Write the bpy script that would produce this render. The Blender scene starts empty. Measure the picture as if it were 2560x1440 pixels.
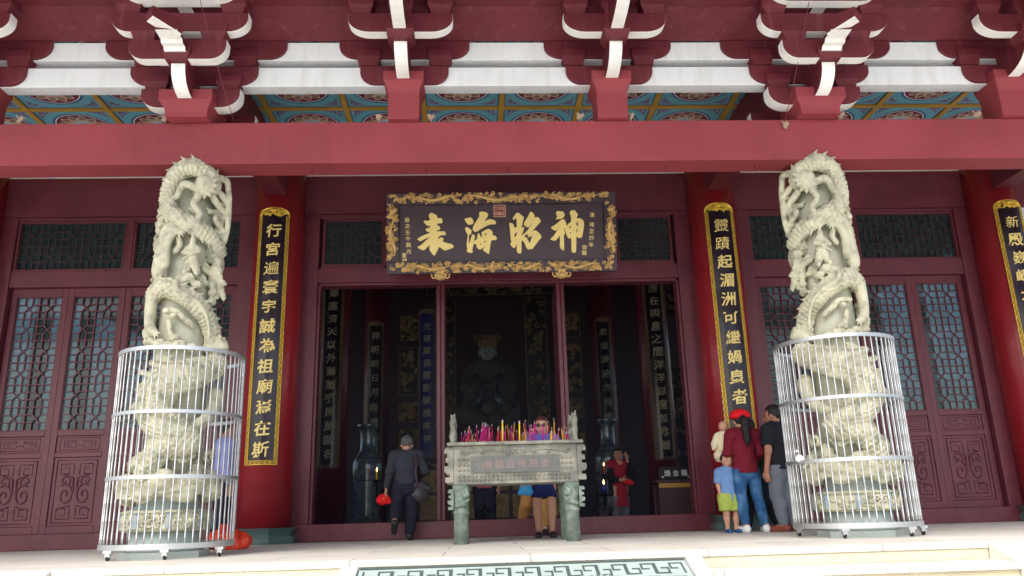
import bpy, math, random
import numpy as np
from mathutils import Vector, Matrix
R_ = math.radians
scn = bpy.context.scene
COL = scn.collection
random.seed(7)

# ------------------------------------------------------------------ camera, sky, sun, exposure
CAM = np.array([-0.3765, -7.6492, 0.2906])
YAW, PIT, ROL, FPX = 0.048822, 0.276386, -0.028751, 1989.6
_F = np.array([math.sin(YAW)*math.cos(PIT), math.cos(YAW)*math.cos(PIT), math.sin(PIT)])
_R = np.array([math.cos(YAW), -math.sin(YAW), 0]); _U = np.cross(_R, _F)
_c, _s = math.cos(ROL), math.sin(ROL)
_R2 = _c*_R+_s*_U; _U2 = -_s*_R+_c*_U
cd = bpy.data.cameras.new('camera'); cam = bpy.data.objects.new('camera', cd); COL.objects.link(cam)
cd.sensor_width = 36; cd.lens = FPX/2560*36; cd.clip_start = 0.05; cd.clip_end = 500
cam.matrix_world = Matrix([[_R2[i], _U2[i], -_F[i], CAM[i]] for i in range(3)]+[[0, 0, 0, 1]])
scn.camera = cam

SUN_EL, SUN_AZ = R_(52), R_(205)       # azimuth the light comes from, clockwise from +Y: behind the camera
w = bpy.data.worlds.new("World"); scn.world = w; w.use_nodes = True
nt = w.node_tree; bg = nt.nodes['Background']
sky = nt.nodes.new('ShaderNodeTexSky'); sky.sky_type = 'NISHITA'; sky.sun_disc = False
sky.sun_elevation = SUN_EL; sky.sun_rotation = SUN_AZ; sky.dust_density = 4.0; sky.air_density = 1.0; sky.ozone_density = 1.0
nt.links.new(sky.outputs[0], bg.inputs[0]); bg.inputs[1].default_value = 0.13
sl = bpy.data.lights.new('sun', 'SUN'); sl.energy = 1.1; sl.angle = R_(35); sl.color = (1, .97, .92)
so = bpy.data.objects.new('sun', sl); COL.objects.link(so)
sd = Vector((math.sin(SUN_AZ)*math.cos(SUN_EL), math.cos(SUN_AZ)*math.cos(SUN_EL), math.sin(SUN_EL)))
so.rotation_euler = sd.to_track_quat('Z', 'Y').to_euler(); so.location = sd*30
scn.view_settings.view_transform = 'Standard'; scn.view_settings.look = 'None'
scn.view_settings.exposure = 1.35; scn.view_settings.gamma = 1.0
scn.cycles.max_bounces = 8; scn.cycles.diffuse_bounces = 5
scn.cycles.use_denoising = True

# ------------------------------------------------------------------ materials
def srgb(r, g, b):
    f = lambda c: (c/255/12.92 if c/255 <= .04045 else ((c/255+.055)/1.055)**2.4)
    return (f(r), f(g), f(b), 1)
def mat(name, c, rough=.5, metal=0, var=.12, vs=3.0, bump=0, bs=40.0, c2=None, c2t=(.45, .65), c2s=6.0, coat=0, spec=.5, streak=0):
    m = bpy.data.materials.new(name); m.use_nodes = True
    t = m.node_tree; N = t.nodes; L = t.links
    p = N['Principled BSDF']; p.inputs['Roughness'].default_value = rough; p.inputs['Metallic'].default_value = metal
    p.inputs['Coat Weight'].default_value = coat; p.inputs['Specular IOR Level'].default_value = spec
    tc = N.new('ShaderNodeTexCoord')
    n1 = N.new('ShaderNodeTexNoise'); n1.inputs['Scale'].default_value = vs; n1.inputs['Detail'].default_value = 6
    L.new(tc.outputs['Object'], n1.inputs['Vector'])
    mr = N.new('ShaderNodeMapRange'); mr.inputs[1].default_value = .3; mr.inputs[2].default_value = .7
    mr.inputs[3].default_value = 1-var; mr.inputs[4].default_value = 1+var; L.new(n1.outputs[0], mr.inputs[0])
    hs = N.new('ShaderNodeHueSaturation'); hs.inputs['Color'].default_value = c; L.new(mr.outputs[0], hs.inputs['Value'])
    out = hs.outputs[0]
    if c2 is not None:
        n2 = N.new('ShaderNodeTexNoise'); n2.inputs['Scale'].default_value = c2s; n2.inputs['Detail'].default_value = 8
        mp = N.new('ShaderNodeMapping'); mp.inputs['Scale'].default_value = (1, 1, .12) if streak else (1, 1, 1)
        L.new(tc.outputs['Object'], mp.inputs[0]); L.new(mp.outputs[0], n2.inputs['Vector'])
        m2 = N.new('ShaderNodeMapRange'); m2.inputs[1].default_value = c2t[0]; m2.inputs[2].default_value = c2t[1]; L.new(n2.outputs[0], m2.inputs[0])
        mx = N.new('ShaderNodeMix'); mx.data_type = 'RGBA'; L.new(m2.outputs[0], mx.inputs[0]); L.new(out, mx.inputs[6]); mx.inputs[7].default_value = c2
        out = mx.outputs[2]
    L.new(out, p.inputs['Base Color'])
    rr = N.new('ShaderNodeMapRange'); rr.inputs[3].default_value = max(0, rough-.08); rr.inputs[4].default_value = min(1, rough+.08)
    L.new(n1.outputs[0], rr.inputs[0]); L.new(rr.outputs[0], p.inputs['Roughness'])
    if bump:
        nb = N.new('ShaderNodeTexNoise'); nb.inputs['Scale'].default_value = bs; nb.inputs['Detail'].default_value = 5
        L.new(tc.outputs['Object'], nb.inputs['Vector'])
        b = N.new('ShaderNodeBump'); b.inputs['Strength'].default_value = bump; b.inputs['Distance'].default_value = .02
        L.new(nb.outputs[0], b.inputs['Height']); L.new(b.outputs[0], p.inputs['Normal'])
    return m
def emit(name, c, s):
    m = bpy.data.materials.new(name); m.use_nodes = True; p = m.node_tree.nodes['Principled BSDF']
    p.inputs['Base Color'].default_value = c; p.inputs['Emission Color'].default_value = c; p.inputs['Emission Strength'].default_value = s
    return m
M = {}
M['beam'] = mat('red_beam_paint', srgb(140, 59, 65), .6, var=.14, vs=1.4, bump=.2, bs=25, spec=.3, c2=srgb(142, 63, 67), c2t=(.5, .85), c2s=9, streak=1)
M['red'] = mat('dull_red_paint', srgb(100, 38, 47), .55, var=.16, vs=2.5, c2=srgb(120, 62, 68), c2t=(.55, .8), c2s=10, streak=1, bump=.12, bs=30, spec=.3)
M['maroon'] = mat('maroon_lacquer', srgb(104, 46, 57), .36, var=.18, vs=2.5, c2=srgb(110, 56, 66), c2t=(.52, .85), c2s=12, streak=1, bump=.12, bs=18, spec=.5)
M['colred'] = mat('red_column_lacquer', srgb(152, 34, 44), .32, var=.1, vs=2, bump=.05, bs=8, coat=.2)
M['white'] = mat('white_paint', srgb(226, 230, 232), .6, var=.05, vs=2.5, c2=srgb(208, 211, 208), c2t=(.5, .85), c2s=12, streak=1, bump=.08, bs=20)
M['cream'] = mat('cream_paint', srgb(238, 240, 236), .6, var=.05, vs=4, c2=srgb(222, 220, 210), c2t=(.5, .85), c2s=9)
M['stone'] = mat('carved_pale_granite', srgb(196, 194, 168), .8, var=.16, vs=7, c2=srgb(136, 138, 120), c2t=(.5, .72), c2s=11, bump=.35, bs=110)
M['pillar'] = mat('grey_green_granite', srgb(188, 188, 168), .75, var=.1, vs=8, c2=srgb(190, 192, 172), c2t=(.5, .75), c2s=5, bump=.2, bs=120)
M['bluestone'] = mat('blue_chalk_stain_stone', srgb(120, 150, 180), .7, var=.2, vs=9, c2=srgb(165, 172, 165), c2t=(.4, .6), c2s=12)
M['plinth'] = mat('pale_grey_plinth_stone', srgb(160, 172, 168), .7, var=.08, vs=4, bump=.1, bs=150)
M['teal'] = mat('grey_teal_column_base', srgb(86, 108, 104), .5, var=.12, vs=5, bump=.1, bs=60)
M['floor'] = mat('pale_granite_paving', srgb(226, 224, 214), .6, var=.08, vs=1.5, c2=srgb(196, 194, 186), c2t=(.45, .7), c2s=70, bump=.05, bs=200)
def paving(m):     # thin slab joints in the paving
    t = m.node_tree; N = t.nodes; L = t.links; p = N['Principled BSDF']; src = p.inputs['Base Color'].links[0].from_socket
    tc = N.new('ShaderNodeTexCoord'); br = N.new('ShaderNodeTexBrick'); br.inputs['Scale'].default_value = 1; br.inputs['Brick Width'].default_value = 1.3; br.inputs['Row Height'].default_value = .65
    br.inputs['Mortar Size'].default_value = .006; br.inputs[1].default_value = (1, 1, 1, 1); br.inputs[2].default_value = (.86, .86, .86, 1); br.inputs[3].default_value = (.45, .43, .4, 1)
    L.new(tc.outputs['Object'], br.inputs[0]); mx = N.new('ShaderNodeMix'); mx.data_type = 'RGBA'; mx.blend_type = 'MULTIPLY'; mx.inputs[0].default_value = 1
    L.new(src, mx.inputs[6]); L.new(br.outputs[0], mx.inputs[7]); L.new(mx.outputs[2], p.inputs['Base Color'])
paving(M['floor'])
M['step'] = mat('yellow_granite_step', srgb(206, 198, 172), .75, var=.08, vs=2, c2=srgb(182, 164, 128), c2t=(.45, .75), c2s=130, bump=.3, bs=120)
M['steel'] = mat('stainless_steel', srgb(206, 208, 208), .42, .9, var=.04, vs=6)
M['caster'] = mat('black_caster_rubber', srgb(32, 32, 36), .5, var=.2)
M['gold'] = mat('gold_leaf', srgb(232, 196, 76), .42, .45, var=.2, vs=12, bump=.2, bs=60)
M['goldflat'] = mat('gold_lettering', srgb(255, 230, 146), .5, .05, var=.06, vs=9)
M['oldgold'] = mat('aged_gold_relief', srgb(224, 186, 118), .5, .15, var=.2, vs=14, bump=.3, bs=50)
M['plaque'] = mat('dark_aubergine_lacquer', srgb(66, 48, 58), .4, var=.12, vs=2, bump=.03, bs=20)
M['board'] = mat('black_purple_lacquer', srgb(36, 22, 36), .22, var=.2, vs=3, bump=.06, bs=10)
M['boardblue'] = mat('blue_lacquer', srgb(24, 34, 120), .4, var=.15)
M['seal'] = mat('seal_red', srgb(128, 44, 44), .6)
M['sealtxt'] = mat('seal_cream', srgb(224, 176, 150), .6)
M['glass'] = mat('dark_window_glass', srgb(38, 56, 60), .08, var=.25, vs=1.5, spec=1.0, coat=.6, bump=.04, bs=2.0)
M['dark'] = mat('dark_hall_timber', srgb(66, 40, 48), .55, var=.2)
M['black'] = mat('black_timber', srgb(22, 18, 22), .45, var=.2)
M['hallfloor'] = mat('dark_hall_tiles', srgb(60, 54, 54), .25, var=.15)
M['bronze'] = mat('weathered_bronze', srgb(122, 122, 112), .7, .1, var=.16, vs=9, c2=srgb(158, 156, 142), c2t=(.42, .62), c2s=7, bump=.35, bs=50)
M['verdigris'] = mat('verdigris_bronze', srgb(116, 132, 120), .65, .1, var=.14, vs=7, c2=srgb(150, 164, 148), c2t=(.45, .65), c2s=9, bump=.3, bs=40)
M['bronzedark'] = mat('dark_bronze_plate', srgb(108, 110, 106), .6, .2, var=.15, vs=10, bump=.2, bs=40)
M['sealpink'] = mat('faded_pink_lettering', srgb(158, 138, 130), .7)
M['ash'] = mat('incense_ash', srgb(120, 112, 104), .95, bump=.5, bs=60)
M['mag'] = mat('magenta_incense', srgb(200, 30, 130), .7, var=.1)
M['yel'] = mat('yellow_incense', srgb(226, 160, 40), .7, var=.1)
M['incred'] = mat('red_incense', srgb(196, 40, 60), .7, var=.1)
M['wax'] = mat('yellow_wax', srgb(236, 196, 30), .5)
M['ashtip'] = mat('pale_ash_tip', srgb(205, 200, 205), .9)
M['dimgold'] = mat('hall_gilding_darkened', srgb(156, 130, 86), .55, .1, var=.3, vs=14, bump=.3, bs=50)  # gold darkened in its base colour for the dim hall
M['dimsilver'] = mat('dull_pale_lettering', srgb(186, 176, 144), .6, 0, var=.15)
M['porcelain'] = mat('blue_grey_porcelain', srgb(76, 90, 96), .15, var=.2, vs=5, c2=srgb(54, 68, 80), c2t=(.5, .6), c2s=9, coat=.5)
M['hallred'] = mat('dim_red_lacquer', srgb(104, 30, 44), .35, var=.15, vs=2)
M['robe'] = mat('dark_grey_robe', srgb(92, 82, 82), .5, var=.2, vs=4)  # even dark grey base, tone varied at random
M['slab'] = mat('blue_grey_slab', srgb(120, 142, 148), .65, var=.1, vs=4, bump=.2, bs=90)
M['slabdark'] = mat('slab_groove_grey', srgb(66, 80, 80), .75, var=.12, vs=6, bump=.2, bs=90)
M['slablight'] = mat('pale_slab_relief', srgb(158, 174, 170), .7, var=.08, vs=6, bump=.15, bs=90)
M['border'] = mat('pale_slab_border', srgb(214, 210, 202), .7, var=.07, vs=3, c2=srgb(190, 182, 166), c2t=(.55, .8), c2s=40, bump=.1, bs=150)
M['rope'] = mat('beige_rag', srgb(166, 142, 122), .9, var=.2, vs=30)
M['wire'] = mat('red_wire', srgb(120, 44, 60), .6)
M['orange'] = mat('orange_red_plastic', srgb(226, 66, 40), .3, var=.15, vs=8, bump=.4, bs=14)
M['skin'] = mat('skin', srgb(206, 154, 128), .55, var=.06, vs=10)
M['skin2'] = mat('tanned_skin', srgb(176, 124, 100), .55, var=.06, vs=10)
M['goldback'] = mat('dark_gilt_ground', srgb(150, 116, 40), .5, .3, var=.25, vs=30)
M['hair'] = mat('black_hair', srgb(30, 26, 28), .45, var=.2, vs=60, bump=.6, bs=120)
M['hairgrey'] = mat('greying_hair', srgb(96, 92, 92), .6, var=.3, vs=50, bump=.6, bs=120)
M['hairred'] = mat('auburn_hair', srgb(96, 46, 48), .45, var=.25, vs=50, bump=.6, bs=120)
def cloth(name, r, g, b, rough=.85, var=.12): return mat(name, srgb(r, g, b), rough, var=var, vs=6, bump=.8, bs=24, spec=.2)
M['c_charcoal'] = cloth('charcoal_cloth', 62, 64, 72); M['c_trouser'] = cloth('navy_black_cloth', 40, 42, 56)
M['c_maroon'] = cloth('maroon_knit', 118, 30, 48); M['c_jeans'] = mat('blue_denim', srgb(48, 92, 138), .85, var=.15, vs=5, c2=srgb(108, 150, 190), c2t=(.5, .75), c2s=5, bump=.8, bs=24, spec=.2)
M['c_black'] = cloth('black_cotton', 34, 36, 42); M['c_grey'] = cloth('grey_cotton', 112, 118, 126)
M['c_navy'] = cloth('navy_cloth', 34, 46, 96); M['c_blue'] = cloth('bright_blue_cloth', 60, 110, 200)
M['c_sky'] = cloth('sky_blue_cotton', 118, 156, 206); M['c_lime'] = cloth('lime_cotton', 172, 190, 92)
M['c_cream'] = cloth('cream_cotton', 236, 226, 190); M['c_tan'] = cloth('tan_cotton', 186, 138, 84)
M['c_pink'] = cloth('dusty_pink_knit', 176, 84, 104); M['c_olive'] = cloth('dark_olive_cloth', 52, 50, 46)
M['c_lav'] = cloth('lavender_cotton', 150, 158, 216); M['c_red'] = cloth('red_dress_cloth', 168, 40, 60)
M['c_redcap'] = cloth('bright_red_cap', 226, 36, 44); M['leather'] = mat('brown_leather', srgb(132, 66, 44), .4)
M['shoeblk'] = mat('black_shoe', srgb(34, 34, 40), .4); M['shoewht'] = mat('white_shoe', srgb(226, 230, 226), .5)
M['shoeblue'] = mat('blue_shoe', srgb(40, 96, 150), .5); M['bag'] = mat('black_bag_leather', srgb(40, 38, 44), .35); M['strap'] = mat('brown_strap', srgb(70, 48, 56), .5)
M['bluebag'] = mat('cyan_plastic_bag', srgb(40, 160, 230), .3, var=.2, vs=10, bump=.3, bs=20)
M['orangecl'] = cloth('orange_cotton', 240, 150, 40); M['lens'] = mat('dark_sunglass_lens', srgb(30, 24, 26), .1); M['lip'] = mat('lip', srgb(160, 84, 80), .5)
M['whitecl'] = cloth('white_cloth', 230, 230, 232); M['yellowpaint'] = mat('yellow_paint', srgb(176, 136, 56), .5)
def glassmat():
    m = bpy.data.materials.new('dusty_window_glass'); m.use_nodes = True; t = m.node_tree; N = t.nodes; L = t.links
    p = N['Principled BSDF']; p.inputs['Base Color'].default_value = srgb(58, 78, 80); p.inputs['Roughness'].default_value = .09; p.inputs['Specular IOR Level'].default_value = .6
    tr = N.new('ShaderNodeBsdfTransparent'); tr.inputs[0].default_value = (.75, .85, .85, 1); mx = N.new('ShaderNodeMixShader')
    tc = N.new('ShaderNodeTexCoord'); nz = N.new('ShaderNodeTexNoise'); nz.inputs['Scale'].default_value = 3; L.new(tc.outputs['Object'], nz.inputs[0])
    mr = N.new('ShaderNodeMapRange'); mr.inputs[3].default_value = .2; mr.inputs[4].default_value = .5; L.new(nz.outputs[0], mr.inputs[0])
    L.new(mr.outputs[0], mx.inputs[0]); L.new(p.outputs[0], mx.inputs[1]); L.new(tr.outputs[0], mx.inputs[2]); L.new(mx.outputs[0], N['Material Output'].inputs[0])
    nb = N.new('ShaderNodeTexNoise'); nb.inputs['Scale'].default_value = 2.5; L.new(tc.outputs['Object'], nb.inputs[0]); b = N.new('ShaderNodeBump'); b.inputs['Strength'].default_value = .06; L.new(nb.outputs[0], b.inputs['Height']); L.new(b.outputs[0], p.inputs['Normal'])
    return m
M['glass'] = glassmat()
M['flame'] = emit('candle_flame', (1, .45, .12, 1), 6)

# ------------------------------------------------------------------ mesh helpers
class MB:
    def __init__(s): s.v = []; s.f = []; s.m = []; s.sm = []
    def add(s, vs, fs, mi=0, sm=False):
        o = len(s.v); s.v += [tuple(map(float, v)) for v in vs]
        s.f += [tuple(i+o for i in f) for f in fs]; s.m += (mi if isinstance(mi, list) else [mi]*len(fs)); s.sm += [sm]*len(fs)
        return s
    def box(s, x0, x1, y0, y1, z0, z1, mi=0):
        v = [(x, y, z) for z in (z0, z1) for y in (y0, y1) for x in (x0, x1)]
        return s.add(v, [(0, 2, 3, 1), (4, 5, 7, 6), (0, 1, 5, 4), (2, 6, 7, 3), (0, 4, 6, 2), (1, 3, 7, 5)], mi)
    def prism(s, poly, d0, d1, fn, mi=0, mside=None):
        # poly: 2-D outline; fn(a, b, d) -> 3-D point; mside(i, a, b): material of each side strip
        n = len(poly); v = [fn(a, b, d0) for a, b in poly]+[fn(a, b, d1) for a, b in poly]
        fs = [tuple(range(n)), tuple(range(2*n-1, n-1, -1))]; ms = [mi, mi]
        for i in range(n):
            j = (i+1) % n; fs.append((i, n+i, n+j, j)); ms.append(mside(i, poly[i], poly[j]) if mside else mi)
        return s.add(v, fs, ms)
    def tube(s, pts, rad, n=8, mi=0, sm=True, caps=True):
        P = [np.array(p, float) for p in pts]; k = len(P)
        if not hasattr(rad, '__len__'): rad = [rad]*k
        vs = []; t0 = P[1]-P[0]; up = np.array([0, 0, 1.]) if abs(t0[2]) < .9*np.linalg.norm(t0) else np.array([0, 1., 0])
        a = np.cross(t0, up); a /= np.linalg.norm(a)+1e-12
        for i in range(k):
            t = P[min(i+1, k-1)]-P[max(i-1, 0)]; t /= np.linalg.norm(t)+1e-12
            a = a-t*(a@t); a /= np.linalg.norm(a)+1e-12; b = np.cross(t, a)
            for j in range(n):
                q = 2*math.pi*j/n; vs.append(P[i]+rad[i]*(a*math.cos(q)+b*math.sin(q)))
        fs = [(i*n+j, i*n+(j+1) % n, (i+1)*n+(j+1) % n, (i+1)*n+j) for i in range(k-1) for j in range(n)]
        if caps: fs += [tuple(range(n-1, -1, -1)), tuple((k-1)*n+j for j in range(n))]
        return s.add(vs, fs, mi, sm)
    def lathe(s, prof, c=(0, 0, 0), n=32, mi=0, sm=True, rot=0):
        vs = [(c[0]+r*math.cos(2*math.pi*j/n+rot), c[1]+r*math.sin(2*math.pi*j/n+rot), c[2]+z) for r, z in prof for j in range(n)]
        k = len(prof)
        fs = [(i*n+j, i*n+(j+1) % n, (i+1)*n+(j+1) % n, (i+1)*n+j) for i in range(k-1) for j in range(n)]
        fs += [tuple(range(n-1, -1, -1)), tuple((k-1)*n+j for j in range(n))]
        return s.add(vs, fs, mi, sm)
    def ball(s, c, r, n=10, k=6, mi=0):
        if not hasattr(r, '__len__'): r = (r, r, r)
        vs = [(c[0], c[1], c[2]-r[2])]; fs = []
        for i in range(1, k):
            a = -math.pi/2+math.pi*i/k
            vs += [(c[0]+r[0]*math.cos(a)*math.cos(2*math.pi*j/n), c[1]+r[1]*math.cos(a)*math.sin(2*math.pi*j/n), c[2]+r[2]*math.sin(a)) for j in range(n)]
        vs.append((c[0], c[1], c[2]+r[2])); e = len(vs)-1
        for j in range(n):
            fs.append((0, 1+(j+1) % n, 1+j)); fs.append((e, e-n+j, e-n+(j+1) % n))
            for i in range(k-2): fs.append((1+i*n+j, 1+i*n+(j+1) % n, 1+(i+1)*n+(j+1) % n, 1+(i+1)*n+j))
        return s.add(vs, fs, mi, True)
    def xf(s, fn): s.v = [tuple(fn(*v)) for v in s.v]; return s
    def build(s, name, m, parent=None, bevel=0, flip=False):
        me = bpy.data.meshes.new(name)
        me.from_pydata(s.v, [], [f[::-1] for f in s.f] if flip else s.f)
        for mm in (m if isinstance(m, (list, tuple)) else [m]): me.materials.append(M[mm])
        me.polygons.foreach_set('material_index', s.m); me.polygons.foreach_set('use_smooth', s.sm); me.update()
        o = bpy.data.objects.new(name, me); COL.objects.link(o)
        if parent: o.parent = parent; o.matrix_parent_inverse = Matrix()
        if bevel:
            b = o.modifiers.new('bevel', 'BEVEL'); b.width = bevel; b.segments = 2; b.limit_method = 'ANGLE'; b.angle_limit = R_(40)
        return o
def thing(name, label, cat, loc=(0, 0, 0), group=None, rz=0):
    o = bpy.data.objects.new(name, None); COL.objects.link(o); o.location = loc; o.rotation_euler = (0, 0, rz); o.empty_display_size = .1
    return tag(o, label, cat, group)
def tag(o, label, cat, group=None):
    o['label'] = label; o['category'] = cat
    if group: o['group'] = group
    return o
def struct(o): o['kind'] = 'structure'; return o
def kids(o): return [c for c in bpy.data.objects if c.parent == o]
def dup(o, parent=None, loc=None):
    c = o.copy(); COL.objects.link(c)
    if parent: c.parent = parent
    if loc is not None: c.location = loc
    for ch in list(o.children): dup(ch, c)
    return c
XZ = lambda y: (lambda a, b, d: (a, y+d, b))

# text as mesh
_tc = {}
def glyph(ch, off=.02):
    if (ch, off) in _tc: return _tc[(ch, off)]
    best = None; pa = 0
    for of in [0, .007, .013, .019, .025, .031]:
        if of > off+.004: break
        cu = bpy.data.curves.new('t', 'FONT'); cu.body = ch; cu.offset = of; cu.resolution_u = 2
        o = bpy.data.objects.new('t', cu); COL.objects.link(o); bpy.context.view_layer.update()
        me = bpy.data.meshes.new_from_object(o.evaluated_get(bpy.context.evaluated_depsgraph_get()))
        ar = sum(p.area for p in me.polygons); ok = best is None or pa*1.04 < ar < pa*1.30
        if ok: best = (np.array([x.co[:2] for x in me.vertices]), [tuple(p.vertices) for p in me.polygons]); pa = ar
        bpy.data.objects.remove(o); bpy.data.curves.remove(cu); bpy.data.meshes.remove(me)
        if not ok: break
    v, f = best
    if len(v): v = v-(v.max(0)+v.min(0))/2
    _tc[(ch, off)] = (v, f); return v, f
def put_text(mb, chars, pos, size, fn, off=.025, lift=.006, shear=.0, mi=0, tilt=0, aspect=1):
    # fn(a, b, d): board coordinates -> 3-D; d is outward lift
    for ch, (a, b) in zip(chars, pos):
        v, f = glyph(ch, off)
        if not len(v): continue
        c, s_ = math.cos(tilt), math.sin(tilt)
        vv = [((c*x-s_*y+shear*y)*size*aspect, (s_*x+c*y)*size) for x, y in v]
        n = len(vv)
        # raised letters: a front face and side walls
        front = [fn(a+x, b+y, lift) for x, y in vv]; back = [fn(a+x, b+y, 0) for x, y in vv]
        ed = {}
        for q in f:
            for i in range(len(q)):
                e = (q[i], q[(i+1) % len(q)]); ed[e] = 1
        side = [(e[0], e[1], e[1]+n, e[0]+n) for e in ed if (e[1], e[0]) not in ed]
        mb.add(front+back, [t for t in f]+[sd_[::-1] for sd_ in side], mi)

# ------------------------------------------------------------------ signed-distance modelling
class SDF:
    def __init__(s, vox, k=.03): s.vox = vox; s.k = k; s.pr = []
    def cap(s, a, b, ra, rb=None, k=None, flat=None, cutb=False, cuta=False, scl=None, noise=None):
        s.pr.append(('c', np.array(a, float), np.array(b, float), ra, ra if rb is None else rb, s.k if k is None else k, flat, cuta, cutb, scl)); return s
    def path(s, pts, rad, **kw):
        n = len(pts)
        if not hasattr(rad, '__len__'): rad = [rad]*n
        for i in range(n-1): s.cap(pts[i], pts[i+1], rad[i], rad[i+1], **kw)
        return s
    def ell(s, c, r, k=None, rot=None):
        s.pr.append(('e', np.array(c, float), np.array(r, float), s.k if k is None else k, rot)); return s
    def mesh(s, noise=None, clip=None):
        lo = np.full(3, 1e9); hi = -lo; bb = []
        for p in s.pr:
            if p[0] == 'c': r = max(p[3], p[4]); l = np.minimum(p[1], p[2])-r; h = np.maximum(p[1], p[2])+r; kk = p[5]
            else: r = p[2].max() if p[4] is not None else p[2]; l = p[1]-r; h = p[1]+r; kk = p[3]
            bb.append((l-kk-2*s.vox, h+kk+2*s.vox)); lo = np.minimum(lo, l); hi = np.maximum(hi, h)
        lo = lo-4*s.vox; n = np.ceil((hi+4*s.vox-lo)/s.vox).astype(int)
        D = np.full(n, .2, np.float32); ax = [lo[i]+s.vox*np.arange(n[i]) for i in range(3)]
        for p, (l, h) in zip(s.pr, bb):
            i0 = np.clip(np.floor((l-lo)/s.vox).astype(int), 0, n); i1 = np.clip(np.ceil((h-lo)/s.vox).astype(int)+1, 0, n)
            sl_ = tuple(slice(i0[i], i1[i]) for i in range(3))
            X, Y, Z = np.meshgrid(*[ax[i][sl_[i]] for i in range(3)], indexing='ij', sparse=True)
            if p[0] == 'c':
                a, b, ra, rb, k, flat, ca, cb, scl = p[1:]
                ab = b-a; L2 = ab@ab+1e-12
                px, py, pz = X-a[0], Y-a[1], Z-a[2]
                tr = (px*ab[0]+py*ab[1]+pz*ab[2])/L2; t = np.clip(tr, 0, 1)
                dx, dy, dz = px-t*ab[0], py-t*ab[1], pz-t*ab[2]
                q = dx*dx+dy*dy+dz*dz
                if flat is not None:   # flat = (direction, factor): thinner along that direction
                    nd, fc = flat; e = dx*nd[0]+dy*nd[1]+dz*nd[2]; q = q+e*e*(1/fc**2-1)
                d = np.sqrt(q)-(ra+(rb-ra)*t)
                if scl is not None:
                    s0, e1, amp, ps = scl; LL = math.sqrt(L2); e2 = np.cross(ab/LL, e1)
                    u = (s0+tr*LL)/ps; ph = np.arctan2(dx*e2[0]+dy*e2[1]+dz*e2[2], dx*e1[0]+dy*e1[1]+dz*e1[2])
                    row = np.floor(u); vv = ph*np.round(2*math.pi*ra/ps)/(2*math.pi)+.5*(row % 2); fx = u-row; fy = vv-np.floor(vv)-.5
                    d = d-amp*(np.clip(1.1-fx-1.2*np.abs(2*fy)**1.5*fx-.35*np.abs(2*fy), -.1, 1)-.2)
                if cb: d = np.maximum(d, (tr-1)*math.sqrt(L2))
                if ca: d = np.maximum(d, -tr*math.sqrt(L2))
            else:
                c, r, k, rot = p[1:]
                x, y, z = X-c[0], Y-c[1], Z-c[2]
                if rot is not None:
                    A = rot; x, y, z = A[0][0]*x+A[0][1]*y+A[0][2]*z, A[1][0]*x+A[1][1]*y+A[1][2]*z, A[2][0]*x+A[2][1]*y+A[2][2]*z
                d = (np.sqrt((x/r[0])**2+(y/r[1])**2+(z/r[2])**2)-1)*r.min()
            o = D[sl_]; d = d.astype(np.float32)
            h_ = np.clip(k-np.abs(o-d), 0, None)/max(k, 1e-6)
            D[sl_] = np.minimum(o, d)-h_*h_*k*.25
        if noise or clip:
            X, Y, Z = np.meshgrid(*ax, indexing='ij', sparse=True)
            if noise: D = D+noise(X, Y, Z).astype(np.float32)
            if clip: D = np.maximum(D, clip(X, Y, Z)).astype(np.float32)
        return nets(D, lo, s.vox)
def nets(D, lo, vox):
    D[0] = D[-1] = .2; D[:, 0] = D[:, -1] = .2; D[:, :, 0] = D[:, :, -1] = .2
    S = D < 0; n = np.array(D.shape)-1
    cnt = np.zeros(n, np.int8); acc = np.zeros(tuple(n)+(3,), np.float32)
    cor = [(i, j, k) for i in (0, 1) for j in (0, 1) for k in (0, 1)]
    g = lambda A, c: A[c[0]:c[0]+n[0], c[1]:c[1]+n[1], c[2]:c[2]+n[2]]
    for c in cor:
        for ax in range(3):
            if c[ax]: continue
            c2 = list(c); c2[ax] = 1
            m = g(S, c) != g(S, c2)
            if not m.any(): continue
            d0 = g(D, c)[m]; d1 = g(D, c2)[m]; t = d0/(d0-d1)
            pt = np.empty((len(t), 3), np.float32)
            for q in range(3): pt[:, q] = c[q]
            pt[:, ax] += t
            acc[m] += pt; cnt[m] += 1
    act = cnt > 0; idx = np.full(n, -1, np.int64); idx[act] = np.arange(act.sum())
    V = (np.argwhere(act)+acc[act]/cnt[act][:, None])*vox+lo
    F = []
    for ax in range(3):
        b, c = (ax+1) % 3, (ax+2) % 3
        sA = [slice(1, -1)]*3; sA[ax] = slice(0, -1); sB = [slice(1, -1)]*3; sB[ax] = slice(1, None)
        a0 = S[tuple(sA)]; a1 = S[tuple(sB)]
        m = a0 != a1
        P = np.argwhere(m)
        off = np.ones(3, int); off[ax] = 0; P = P+off
        def at(db, dc):
            q = P.copy(); q[:, b] += db; q[:, c] += dc
            return idx[q[:, 0], q[:, 1], q[:, 2]]
        quad = np.stack([at(-1, -1), at(0, -1), at(0, 0), at(-1, 0)], 1)
        fl = ~a0[m]; quad[fl] = quad[fl][:, ::-1]
        F.append(quad)
    F = np.concatenate(F); F = F[(F >= 0).all(1)]
    return V, F
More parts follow.
